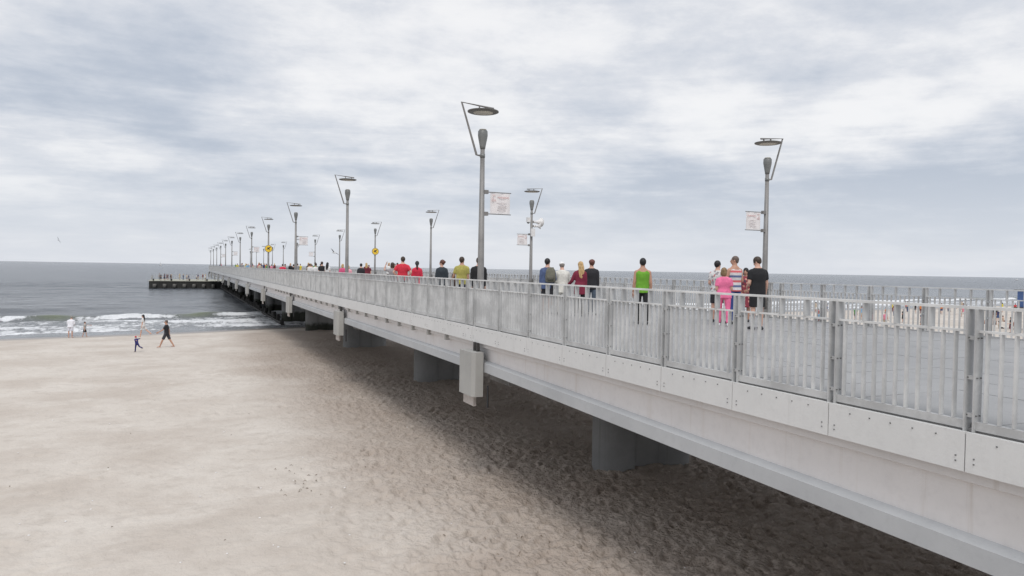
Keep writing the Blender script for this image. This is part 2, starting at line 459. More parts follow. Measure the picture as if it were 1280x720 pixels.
def gap(c, wd): return np.exp(-((X-c)/wd)**2)
unb = np.clip(gap(-12.5, 2.3)+.9*gap(2.0, 2.4)+.9*sst(.60, .75, vn(X/12.0+5, X*0, 73))*(np.abs(X+5) > 12), 0, 1)
crest = np.where(dd < 0, np.exp(-(dd/.95)**2), np.exp(-(dd/2.6)**2))
hgt = .46+.30*(vn(X/4.0, X*0+2, 74)-.5)+.14*(vn(X/1.1, Y/.9, 85)-.5)*(1-unb)
H += hgt*crest*(.75+.25*unb)
q2 = 11.5+4*(vn(X/11.0, X*0+.6, 75)-.5); d2 = q-q2
c2 = np.where(d2 < 0, np.exp(-(d2/.5)**2), np.exp(-(d2/1.6)**2))
H += .17*c2*sst(.35, .6, vn(X/8.0, X*0+4, 76))
q3 = 44+6*(vn(X/20.0, X*0+.6, 77)-.5); d3 = q-q3
H += .26*np.exp(-(d3/2.8)**2)
foam = np.clip(1-unb, 0, 1)*np.exp(-((dd+.7)/(.7+1.0*vn(X/2.3, Y/1.5, 83)))**2)*(.80+.40*vn(X/1.7, Y/2.2, 84))
wash = sst(1.0, 5, q)*sst(25, 19, q)*(.30+.64*fbm(X/7.5, Y/2.4, 81, 4))
foam = np.maximum(foam, wash+.30*c2*sst(.35, .6, vn(X/8.0, X*0+4, 76)))
edge = np.exp(-((q-1.2-.8*(vn(X/3.0, X*0, 82)-.5))/.55)**2)*.45
foam = np.maximum(foam, edge)
foam = np.where(q > 34, np.clip(foam, 0, 0.02), foam)
shal = .62*sst(190, 10, q)+.38*sst(30, 2, q)
green = unb*np.exp(-((dd+.1)/1.3)**2)
H = np.where(q < 3, H*np.clip(q/3, 0, 1), H)
sea = ob('sea', gridmesh('sea', X, Y, H, sea_mat(), {'foam': foam, 'shallow': shal, 'green': green}, False))
sea['kind'] = 'structure'

# ------------------------------------------------------------------ pier structure
J0, SPAN, NSP = 17.65, 17.2, 12
DECK = CAMZ-1.40; PT = CAMZ-1.48; PB = CAMZ-1.86; RT = CAMZ-.28
NIN, NOUT = 6.86, 17.24                       # outer faces of the two sides
MID = (NIN+NOUT)/2
joints = [J0+SPAN*k for k in range(-2, NSP)]
END = joints[-1]+2.2
pier = thing('pier', 'long pale concrete pier on round ended columns running out from the beach into the sea', 'pier', (MID, joints[0], 0))
def pp(o): o.location = Vector(o.location)-Vector(pier.location); return o      # world coordinates -> child coordinates
def ppart(name, me, loc=(0, 0, 0), rot=(0, 0, 0)): return pp(ob(name, me, pier, loc, rot))
bays = []                                      # (start, end) of every railing bay
for k in range(len(joints)-1):
    a, b = joints[k], joints[k+1]
    pitch = 1.63 if b < 18 else 1.665
    st = [b-pitch*i for i in range(11)][::-1]
    bays += [(st[i], st[i+1]) for i in range(10)]
    bays.append((a, st[0]))
bays.append((joints[-1], END)); bays.sort()
# girders
def girder_profile(dep):
    # (offset from outer face, z): top flange, web, bottom flange with a sloped top
    zb = CAMZ-dep
    return [(.10, PB+.10), (.09, PB-.12), (.18, PB-.15), (.18, zb+.27), (.05, zb+.215), (.05, zb), (.65, zb), (.65, zb+.215), (.52, zb+.27), (.52, PB-.15), (.60, PB-.12), (.60, PB+.10)]
def girder_mesh(y0, y1, d0, d1, flip):
    v = []; P0 = girder_profile(d0); P1 = girder_profile(d1); n = len(P0)
    for P, y in ((P0, y0), (P1, y1)):
        for (o, z) in P: v.append(((-o if flip else o), y, z))
    f = [(i, (i+1) % n, n+(i+1) % n, n+i) for i in range(n)]+[tuple(range(n))[::-1], tuple(range(n, 2*n))]
    if flip: f = [q[::-1] for q in f]
    # faces 3..5 (bottom flange edge) use the paler flange concrete
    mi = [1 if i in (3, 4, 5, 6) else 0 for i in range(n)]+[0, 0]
    f = [q[::-1] for q in f]
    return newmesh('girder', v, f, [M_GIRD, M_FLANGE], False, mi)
for k in range(len(joints)-1):
    a, b = joints[k]+.05, joints[k+1]-.05
    d1 = 2.62; d0 = 2.62
    if b < 18 and b > 10: d0, d1 = 2.84, 2.56
    elif b < 10: d0, d1 = 2.84, 2.84
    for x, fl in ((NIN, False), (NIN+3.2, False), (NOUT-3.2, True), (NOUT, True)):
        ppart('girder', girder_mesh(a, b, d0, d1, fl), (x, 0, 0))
# deck slab per span and joint strip
for k in range(len(joints)-1):
    a, b = joints[k], joints[k+1]
    ppart('deck_slab', MB().box(NIN+.06, NOUT-.06, a+.02, b-.02, PB+.10, DECK-.05).mesh('deck_slab', M_SLAB))
ppart('deck_slab', MB().box(NIN+.06, NOUT-.06, joints[-1]+.02, END, CAMZ-2.4, DECK-.05).mesh('deck_slab', M_SLAB))
# paving slabs: near ones singly, the rest as one part
wps = (NOUT-NIN-.2)/11
v = bpy.data.meshes.new('x'); bpy.data.meshes.remove(v)
slab_me = MB().box(-wps/2+.004, wps/2-.004, -.397, .397, -.05, 0).mesh('paving_slab', M_PAVE)
rows = int((joints[-1]+2-joints[1])/.8)
far_pave = MB(); cnt = 0
for r_ in range(-16, rows):
    yc = joints[1]+2.4+r_*.8+.4
    if yc < joints[0]+.4 or yc > END-.4: continue
    for c_ in range(11):
        xc = NIN+.1+wps*(c_+.5); zz = DECK-random.random()*.006
        if joints[1]+2.4 < yc and cnt < 297:
            ppart('paving_slab', slab_me, (xc, yc, zz)); cnt += 1
        elif yc < 75: far_pave.box(xc-wps/2+.006, xc+wps/2-.006, yc-.394, yc+.394, DECK-.05, zz)
    if yc >= 75: far_pave.box(NIN+.1, NOUT-.1, yc-.397, yc+.397, DECK-.05, DECK-.003)
o = ppart('paving_slabs', far_pave.mesh('paving_slabs', M_PAVE)); o['kind'] = 'stuff'
# fascia panels, bolts
bolts = MB()
for (a, b) in bays:
    for side in (0, 1):
        x0, x1 = ((NIN-.03, NIN+.03) if side == 0 else (NOUT-.03, NOUT+.03))
        jit = random.uniform(-.003, .003)
        ppart('fascia_panel', MB().box(x0+jit, x1+jit, a+.006, b-.006, PB, PT).mesh('fascia_panel', M_FASC))
        if a < 24 and side == 0:
            xf = NIN-.03
            L = b-a
            for j in range(5):
                yy = a+.30+j*(L-.6)/4; bolts.box(xf-.008, xf+.002, yy-.0065, yy+.0065, PT-.080, PT-.067)
            for yy in (a+.09, b-.09):
                for zz in (PT-.24, PT-.29): bolts.box(xf-.008, xf+.002, yy-.0065, yy+.0065, zz-.0065, zz+.0065)
o = ppart('panel_bolts', bolts.mesh('panel_bolts', M_BOLT)); o['kind'] = 'stuff'
# hanging lugs under the fascia in the second and third spans
lug = MB().box(-.03, .10, -.05, .05, -.17, 0).mesh('fascia_lug', M_COVER)
for (a, b) in bays:
    if 19 < a < 62: ppart('fascia_lug', lug, (NIN+.03, a, PB-.004))
# pier heads: column, cross beam, beam-end covers
def stadium(L, Tk, n=14):
    r = Tk/2; c = L/2-r; pts = []
    for i in range(n+1): th = -math.pi/2+math.pi*i/n; pts.append((c+r*math.cos(th), r*math.sin(th)))
    for i in range(n+1): th = math.pi/2+math.pi*i/n; pts.append((-c+r*math.cos(th), r*math.sin(th)))
    return pts
def prism(pts, z0, z1, scale0=1.0):
    n = len(pts); v = [(x*scale0, y*scale0, z0) for x, y in pts]+[(x, y, z1) for x, y in pts]
    return v, [(i, (i+1) % n, n+(i+1) % n, n+i) for i in range(n)]+[tuple(range(n))[::-1], tuple(range(n, 2*n))]
def dumbbell(r, c, wh, n=18):
    a0 = math.asin(wh/r); pts = []
    for i in range(n+1): th = -math.pi+a0+(2*math.pi-2*a0)*i/n; pts.append((c+r*math.cos(th), r*math.sin(th)))
    return pts+[(-x, -y) for x, y in pts]
v, f = prism(dumbbell(.60, .92, .28), -4.0, CAMZ-2.95)
col_me = newmesh('column', v, f, [M_COLM])
for p in col_me.polygons: p.use_smooth = len(p.vertices) == 4 and abs(p.normal.y) < .9995
beam_me = MB().box(NIN+.75-MID, NOUT-.75-MID, -.62, .62, CAMZ-2.96, CAMZ-2.66).box(NIN+.80-MID, NOUT-.80-MID, -.045, .045, CAMZ-2.66, PB).mesh('cross_beam', M_COLM)
def cover_mesh(sgn):
    # chamfered hood hung over the beam end, with the narrower bearing plate showing beneath
    pts = [(.26, -.50), (.05, -.50), (-.03, -.42), (-.03, .42), (.05, .50), (.26, .50)]
    pts = [(x*sgn, y) for x, y in pts]
    if sgn > 0: pts = pts[::-1]
    v, f = prism(pts, CAMZ-3.18, CAMZ-2.08)
    return newmesh('beam_end_cover', v, f, [M_COVER])
cov = [cover_mesh(1), cover_mesh(-1)]
plate = MB().box(-.02, .05, -.36, .36, -3.44+CAMZ, CAMZ-3.184).mesh('bearing_plate', simple('plate_concrete', (.46, .42, .39), .8))
brk = MB().box(0, .07, -.04, .04, CAMZ-2.08, PB).box(0, .07, -.22, -.14, CAMZ-2.08, PB).mesh('hanger_bracket', M_JOINT)
for k, y in enumerate(joints):
    yc = y-.18
    ppart('column', col_me, (MID-.10, yc, 0))
    ppart('cross_beam', beam_me, (MID, y, 0))
    for sgn, x in ((1, NIN-.24), (-1, NOUT+.24)):
        c = ppart('beam_end_cover', cov[0 if sgn > 0 else 1], (x, yc, 0))
        ob('bearing_plate', plate, c, (.10*sgn, .04, 0)); ob('hanger_bracket', brk, c, (.17*sgn, -.05, 0))
    if k > 0: ppart('drain_pipe', MB().tube([(NIN+.12, y-.74, CAMZ-2.9), (NIN+.12, y-.74, CAMZ-3.45)], [.03, .03], 8).mesh('drain_pipe', M_BLK))

# ------------------------------------------------------------------ railings
# a post is a pair of flat plates set edge-on to the sea, tied by spacers
post_mb = MB()
for sy in (-1, 1): post_mb.box(-.054, .054, sy*.045-.008, sy*.045+.008, 0, RT-PT-.029)
for z in (.16, .52, .90): post_mb.box(-.03, .03, -.0365, .0365, z-.02, z+.02)
def plate_faces(nbox): return [0, 0, 0, 0, 1, 1]*nbox          # outer edges toned as sky-lit, side faces as shaded
post_me = newmesh('post', post_mb.v, post_mb.f, [M_POSTF, M_RAIL], False, [0, 0, 0, 0, 1, 1]*2+[0]*18)
HM = .235                                       # mid rail below the top
bal_me = MB().box(-.027, .027, -.0065, .0065, .105, RT-PT-HM-.016).mesh('baluster', M_BAL)
stub_me = MB().box(-.045, .045, -.006, .006, RT-PT-HM+.010, RT-PT-.030).mesh('upper_bar', M_POSTF)
def bolt_mesh():
    mb = MB()
    for z in (.16, .52, .90):
        for x in (-.028, .022):
            for y in (-.053, .037): mb.tube([(x, y, z), (x, y-.014, z)], [.008, .007], 6)
    return mb.mesh('post_bolts', M_BOLT)
pb_me = bolt_mesh()
def railing(xc, label, far):
    rl = thing('pier_railing', label, 'railing', (xc, joints[0], PT), 0, 'pier railings')
    y0 = joints[0]
    sg = 1 if not far else -1
    seq = [b for b in bays if b[0] > 3.0] if not far else [b for b in bays if b[0] > 2.0]
    rest = [b for b in bays if b not in seq]
    nb = ns = 0; st_b = MB(); st_s = MB()
    for (a, b) in seq+rest:
        L = b-a; short = L < 1.2
        ob('post', post_me, rl, (0, b-y0, 0))
        if a < 16 and not far: bo = ob('post_bolts', pb_me, rl, (0, a-y0, 0)); bo['kind'] = 'stuff'
        ob('mid_rail', MB().box(-.021, .021, a+.05, b-.05, RT-PT-HM-.014, RT-PT-HM+.008).mesh('mid_rail', M_TOP), rl, (0, -y0, 0))
        ob('bottom_rail', MB().box(-.030, .030, a+.05, b-.05, .022, .103).mesh('bottom_rail', M_RAIL), rl, (0, -y0, 0))
        nbal = 12 if not short else max(2, int(L/.135))
        for i in range(1, nbal):
            y = a+.05+(L-.05)*i/nbal
            if nb < 300: ob('baluster', bal_me, rl, (0, y-y0, 0)); nb += 1
            else: st_b.box(-.027, .027, y-.0065-y0, y+.0065-y0, .105, RT-PT-HM-.016)
            if i % 3 == 0:
                if ns < 300: ob('upper_bar', stub_me, rl, (0, y-y0, 0)); ns += 1
                else: st_s.box(-.045, .045, y-.006-y0, y+.006-y0, RT-PT-HM+.010, RT-PT-.030)
    o = ob('balusters', st_b.mesh('balusters', M_BAL), rl); o['kind'] = 'stuff'
    if st_s.v: o = ob('upper_bars', st_s.mesh('upper_bars', M_POSTF), rl); o['kind'] = 'stuff'
    for k in range(len(joints)):
        a = joints[k]; b = joints[k+1] if k+1 < len(joints) else END
        ob('top_rail', MB().box(-.032, .032, a+.004, b-.004, RT-PT-.028, RT-PT).mesh('top_rail', M_TOP), rl, (0, -y0, 0))
    return rl
railing(NIN+.055, 'near railing of grey upright bars along the left edge of the pier', False)
railing(NOUT-.055, 'far railing of grey upright bars along the right edge of the pier, behind the walkers', True)

# ------------------------------------------------------------------ lamps
def lamp_proto():
    t = thing('street_lamp', 'lamp', 'street lamp', (0, 0, 0), 0, 'lamp posts along the pier')
    ob('base_plate', MB().box(-.19, .19, -.19, .19, 0, .03).tube([(0, 0, .03), (0, 0, .35)], [.14, .125], 16).mesh('base_plate', M_POLE, False), t)
    ob('pole', MB().tube([(0, 0, .30), (0, 0, 1.0), (0, 0, 4.66)], [.094, .09, .058], 16).mesh('pole', M_POLE, True), t)
    hd = MB().tube([(0, 0, 4.64), (0, 0, 4.70), (0, 0, 4.93), (0, 0, 4.99), (0, 0, 5.10), (0, 0, 5.13)], [.07, .078, .122, .13, .125, .10], 20)
    h = ob('lamp_head', hd.mesh('lamp_head', M_HEAD, True), t)
    ob('glass', MB().tube([(0, 0, 5.132), (0, 0, 5.15)], [.10, .09], 18).mesh('glass', M_DISCIN, True), h)
    ob('arm', MB().tube([(-.05, 0, 4.46), (-.17, 0, 4.47), (-.60, 0, 5.80), (.30, 0, 5.72)], [.030, .030, .028, .028], 10).mesh('arm', M_POLE), t)
    ob('collar', MB().tube([(0, 0, 4.41), (0, 0, 4.51)], [.068, .068], 14).mesh('collar', M_HEAD, True), t)
    D = ob('reflector_disc', MB().tube([(0, 0, 5.585), (0, 0, 5.60), (0, 0, 5.625), (0, 0, 5.64)], [.37, .41, .41, .34], 36).mesh('reflector_disc', M_DISC, False), t)
    ob('reflector_plate', MB().tube([(0, 0, 5.578), (0, 0, 5.584)], [.26, .26], 30).mesh('reflector_plate', M_DISCIN), D)
    ob('disc_hanger', MB().box(-.12, -.09, -.02, .02, 5.641, 5.75).box(.16, .19, -.02, .02, 5.641, 5.73).mesh('disc_hanger', M_POLE), t)
    ob('pole_hatch', MB().box(-.118, -.09, -.05, .05, .62, 1.0).mesh('pole_hatch', M_HEAD), t)
    return t
LP = lamp_proto()
LN, RN = 7.24, 16.95
ords = ['nearest', 'second', 'third', 'fourth', 'fifth', 'sixth', 'seventh', 'eighth', 'ninth', 'tenth', 'eleventh', 'twelfth']
extraL = {0: ', with a white square banner', 2: ' with a small white banner', 3: ' carrying a round yellow sign'}
extraR = {0: ', beside the group in pink and black', 1: ' carrying two white horn loudspeakers', 3: ' carrying a round yellow sign'}
lampxy = {}
for side, x, rz, ex in (('left', LN, 0, extraL), ('right', RN, math.pi, extraR)):
    for k in range(12):
        y = 18.15+17.2*k
        lb = '%s grey lamp post along the %s railing%s' % (ords[k], side, ex.get(k, ', counted from the beach'))
        if side == 'left' and k == 0: LP.location = (x, y, DECK-.09); LP.rotation_euler = (0, 0, rz); LP['label'] = lb
        else: dup(LP, (x, y, DECK-.09), rz, lb)
        lampxy[side, k] = (x, y)
# lamp standing behind the frame's right edge, where the row goes on landwards
def banner(side, k, label, zc, size=.56):
    x, y = lampxy[side, k]; s = 1 if side == 'left' else -1
    t = thing('banner_sign', label, 'banner', (x, y, DECK+zc-.08), 0 if s > 0 else math.pi, 'banners on the lamp posts')
    x0, x1 = .24, .24+size*1.02; h = size*.48
    mb = MB()
    # gently rippled cloth
    nx = 10; vv = []; ff = []
    for dz in (-h, h):
        for i in range(nx+1):
            xx = x0+(x1-x0)*i/nx; yy = .014*math.sin(i*1.3)
            vv += [(xx, yy-.004, dz), (xx, yy+.004, dz)]
    N = 2*(nx+1)
    for i in range(nx):
        a = 2*i
        ff += [(a, a+2, N+a+2, N+a), (a+1, N+a+1, N+a+3, a+3), (a, a+1, a+3, a+2), (N+a, N+a+2, N+a+3, N+a+1)]
    ff += [(0, N, N+1, 1), (2*nx, 2*nx+1, N+2*nx+1, N+2*nx)]
    ob('cloth', newmesh('cloth', vv, ff, [M_BAN]), t)
    for dz in (-h-.018, h+.018):
        b = ob('bracket', MB().tube([(.05, 0, dz), (x1+.03, 0, dz-.02*s*0)], [.014, .012], 8).mesh('bracket', M_POLE), t)
        ob('clamp', MB().box(.05, .17, -.05, .05, dz-.05, dz+.05).mesh('clamp', M_POLE), b)
    if k < 5:
        pr = MB(); pg = MB(); fy = -.026
        w_ = x1-x0; rr = random.Random(3)
        def bar(mb, u0, u1, v0, th=.010): mb.box(x0+w_*u0, x0+w_*u1, fy, fy+.004, -h+2*h*v0, -h+2*h*v0+th)
        # red crest at the upper corner, a heading and small lines under it (as far as they can be made out)
        lx = (lambda u: u) if s > 0 else (lambda u: u)
        for i in range(5): bar(pr, .06+.015*i, .20-.02*i, .60+.06*i, .016)
        bar(pr, .10, .24, .88, .018); bar(pr, .22, .26, .62, .04)
        u = .36
        while u < .90: ww = rr.uniform(.03, .06); bar(pr, u, u+ww, .76, rr.uniform(.03, .045)); u += ww+.018
        for vv0 in (.50, .36, .27, .16):
            u = rr.uniform(.24, .38); ue = rr.uniform(.68, .86)
            while u < ue: ww = rr.uniform(.02, .05); bar(pg, u, u+ww, vv0, rr.uniform(.014, .026)); u += ww+.014
        if s < 0:
            for mb_ in (pr, pg): mb_.v = [(x, -y, z) for x, y, z in mb_.v]; mb_.f = [q[::-1] for q in mb_.f]
        ob('crest_print', pr.mesh('crest_print', M_PRT), t); ob('text_print', pg.mesh('text_print', M_PRG), t)
    return t
banner('left', 0, 'white banner with faint red print on the nearest left lamp post', 3.22)
banner('left', 2, 'small white banner on the third lamp post along the left railing', 3.20)
banner('left', 4, 'small white banner on the fifth lamp post along the left railing', 3.20)
banner('left', 6, 'tiny white banner on the seventh lamp post along the left railing', 3.20)
banner('left', 8, 'tiny white banner on the ninth lamp post along the left railing', 3.20)
banner('right', 0, 'white banner on the right lamp post above the people in pink and black', 3.12)
banner('right', 1, 'white banner under the loudspeakers on the second right lamp post', 3.05)
banner('right', 5, 'tiny white banner on the sixth lamp post along the right railing', 3.1)
def round_sign(side, k, label):
    x, y = lampxy[side, k]
    t = thing('round_sign', label, 'sign', (x, y-.12, DECK+2.88), 0, 'round yellow signs')
    def disc(r, y0, y1, M, nm): return ob(nm, MB().tube([(0, y0, 0), (0, y1, 0)], [r, r], 28).mesh(nm, M), t)
    disc(.335, -.012, .012, M_HEAD, 'rim'); disc(.29, -.017, -.013, M_YEL, 'face')
    sy = MB().tube([(-.16, -.022, -.05), (.02, -.022, .04), (.10, -.022, .12)], [.035, .055, .03], 8).tube([(.0, -.022, .02), (.10, -.022, -.14)], [.035, .02], 8).ell((.14, -.022, .15), (.045, .008, .045)).tube([(-.12, -.022, .13), (.02, -.022, .06)], [.02, .03], 8)
    sy.v = [(a, -.022+(b+.022)*.12, c) for a, b, c in sy.v]
    ob('symbol', sy.mesh('symbol', M_BLK), t)
    ob('clamp', MB().box(-.03, .03, .012, .06, -.2, .2).mesh('clamp', M_POLE), t)
round_sign('left', 3, 'round yellow sign with a dark figure on the fourth left lamp post')
round_sign('right', 3, 'round yellow sign on the fourth right lamp post, right of the pink group')
# loudspeakers and box on the second right lamp
lx_, ly_ = lampxy['right', 1]
def horn(label, dz, ang, sc):
    t = thing('horn_loudspeaker', label, 'loudspeaker', (lx_, ly_, DECK+dz), ang, 'horn loudspeakers')
    ob('bell', MB().tube([(0, .20, 0), (0, .26, 0), (0, .40*sc+.06, 0), (0, .55*sc+.06, 0), (0, .60*sc+.06, 0)], [.05, .06, .10*sc, .20*sc, .25*sc], 20).mesh('bell', M_WHITE, True), t)
    ob('driver', MB().tube([(0, .13, 0), (0, .20, 0)], [.075, .075], 14).mesh('driver', M_WHITE, True), t)
    ob('mount', MB().box(-.02, .02, .04, .16, -.05, .05).mesh('mount', M_POLE), t)
horn('upper white horn loudspeaker facing right on the second right lamp post', 3.93, R(-75), 1.0)
horn('lower white horn loudspeaker on the second right lamp post', 3.70, R(-120), .7)
t = thing('junction_box', 'white junction box strapped to the second right lamp post', 'box', (lx_, ly_-.1, DECK+3.35), 0)
ob('box_body', MB().box(-.10, .10, -.13, -.01, -.20, .20).mesh('box_body', M_WHITE), t); ob('lid', MB().box(-.105, .105, -.142, -.133, -.205, .205).mesh('lid', M_WHITE), t)
t = thing('camera_housing', 'pale camera housing left of the pole on the second right lamp post', 'camera', (lx_, ly_, DECK+4.02), 0)
ob('housing', MB().box(-.30, -.12, -.14, .04, -.12, .12).mesh('housing', M_WHITE), t); ob('dome', MB().ell((-.21, -.05, -.13), (.08, .08, .08)).mesh('dome', M_HEAD, True), t)

# ------------------------------------------------------------------ landing stage at the pier head
ls = thing('landing_stage', 'low dark concrete landing stage with fenders at the seaward end of the pier', 'landing stage', (0, 208, 0))
QX0, QX1, QY0, QY1, QZ = -7.2, 20.0, 208.0, 232.0, 1.9
boxpart('quay_wall', M_DARKC, ls, QX0, QX1, 0, QY1-QY0, -3, QZ-.12)
boxpart('quay_deck', M_QTOP, ls, QX0-.15, QX1+.15, -.15, QY1-QY0+.15, QZ-.116, QZ)
fm = MB().tube([(0, -.32, .25), (0, -.32, 1.25)], [.42, .42], 12).mesh('fender', M_FEND, True)
for i in range(10): ob('fender', fm, ls, (QX0+1.3+i*2.3, 0, -.15))
bo_ = MB().tube([(0, 0, 0), (0, 0, .35), (0, 0, .36), (0, 0, .5)], [.16, .16, .26, .22], 12).mesh('bollard', M_BLK, True)
for i in range(4): ob('bollard', bo_, ls, (QX0+1+i*4.2, .7, QZ))
def simple_rail(parent, x0, y0, x1, y1, z):
    n = max(2, int(math.hypot(x1-x0, y1-y0)/2)); 
    for i in range(n+1):
        f_ = i/n; ob('rail_post', rp_me, parent, (x0+(x1-x0)*f_, y0+(y1-y0)*f_, z))
    mb = MB()
    for dz in (.4, .75, 1.1): mb.tube([(x0, y0, z+dz), (x1, y1, z+dz)], [.03, .03], 6)
    ob('guard_rail', mb.mesh('guard_rail', M_RAIL), parent)
rp_me = MB().tube([(0, 0, 0), (0, 0, 1.12)], [.035, .035], 6).mesh('rail_post', M_RAIL)
simple_rail(ls, QX0+.2, 23.8, QX1-.2, 23.8, QZ)
simple_rail(ls, QX0+.2, 8, QX0+.2, 23.8, QZ)

# ------------------------------------------------------------------ pile rows added in the water to darken the space under the pier
M_PILE = simple('dark_pile_wood', (.022, .020, .018), .75, .3, 4)
def pile_row(x, y0, cnt, hs, label, zw):
    gy = thing('added_pile_row', label, 'pile_row', (x, y0, 0), 0, 'added pile rows under the pier')
    pile = [MB().tube([(0, 0, -3), (0, 0, hh-.04), (0, 0, hh)], [.22, .21, .16], 9).mesh('pile', M_PILE, False) for hh in hs]
    for i in range(cnt): ob('pile', pile[random.randrange(3)], gy, (random.uniform(-.12, .12), i*.42, random.uniform(-.15, .10)-(0 if zw > 1 else .45*max(0, math.sin(i*.9)+math.sin(i*.23)))))
    if zw: boxpart('waling_beam', M_PILE, gy, -.40, -.24, -.3, cnt*.42, zw, zw+.25)
pile_row(14.6, 84, 290, (2.75, 2.95, 3.1), 'tall row of dark timber piles added to block light beyond the pier columns', 1.85)  # added row that blocks light coming in from the far side
pile_row(10.0, 81, 298, (.25, .6, .95), 'low row of dark timber piles added for the dark mass before the pier columns', .12)  # added row standing in for the dark mass at the waterline
# ------------------------------------------------------------------ people
SKIN = {'light': (.60, .36, .27), 'tan': (.47, .26, .18), 'pale': (.66, .43, .34)}
def skin_mat(k): return simple('skin_'+k, SKIN[k], .55, .08, 9)
def hair_mat(k):
    c = {'brown': (.045, .028, .018), 'black': (.012, .011, .012), 'blond': (.50, .33, .15), 'grey': (.25, .22, .20), 'red': (.10, .035, .022), 'darkblond': (.22, .14, .07), 'shaved': (.12, .085, .07)}[k]
    def f(n, b):
        O = objco(n); a = n.noise(n.mapping(O, (18, 18, 2.5)), 2, 4, .6)
        n.put(b.inputs['Base Color'], n.mix(n.ramp(a, .3, .7), tuple(v*.6 for v in c), tuple(min(1, v*1.35) for v in c)))
        b.inputs['Roughness'].default_value = .55; bump(n, b, a, .6, .01)
    return mat('hair_'+k, f)
M_EYE = simple('eye_dark', (.03, .025, .02), .3); M_LIP = simple('lip', (.42, .17, .15), .5)
M_SHOE = {'dark': simple('shoe_dark', (.03, .03, .035), .7), 'white': simple('shoe_white', (.72, .72, .72), .7)}
jobs = []                                       # (object, voxel, extra geometry) remeshed together afterwards
def queue(name, mb, M, parent, vox, extra=None):
    me = newmesh(name, mb.v, mb.f, [M]); o = ob(name, me, parent)
    md = o.modifiers.new('r', 'REMESH'); md.mode = 'VOXEL'; md.voxel_size = vox
    sm = o.modifiers.new('s', 'SMOOTH'); sm.factor = .5; sm.iterations = 5 if vox < .025 else 2
    jobs.append((o, extra)); return o
def unit(v): v = np.array(v, float); return v/np.linalg.norm(v)
def hand(mb, wrist, d, inward, k, curl=.5, sgn=1):
    """palm, four unequal bent fingers and a thumb leaving the side of the palm"""
    d = unit(d); nrm = unit(np.array(inward)-d*np.dot(inward, d)); wd = np.cross(d, nrm)*sgn   # wd points to the thumb side
    p = np.array(wrist)
    mb.tube([p-d*.02*k, p+d*.03*k, p+d*.085*k], [(.027*k, .016*k), (.038*k, .017*k), (.040*k, .013*k)], 8, wd)
    for i, (off, L) in enumerate(((.030, .072), (.010, .082), (-.010, .076), (-.030, .060))):
        q = p+d*.078*k+wd*off*k; dd = d; pts = [q]; 
        for j, seg in enumerate((.42, .32, .26)):
            ang = curl*(.35+.45*j)
            dd = unit(d*math.cos(ang)+nrm*math.sin(ang)); pts.append(pts[-1]+dd*L*seg*k)
        mb.tube(pts, [.0095*k, .009*k, .008*k, .006*k], 6)
    q = p+d*.022*k+wd*.030*k; td = unit(d*.65+wd*.6+nrm*.35)
    mb.tube([q, q+td*.035*k, q+td*.058*k+d*.012*k, q+td*.062*k+d*.036*k], [.013*k, .011*k, .009*k, .007*k], 6)

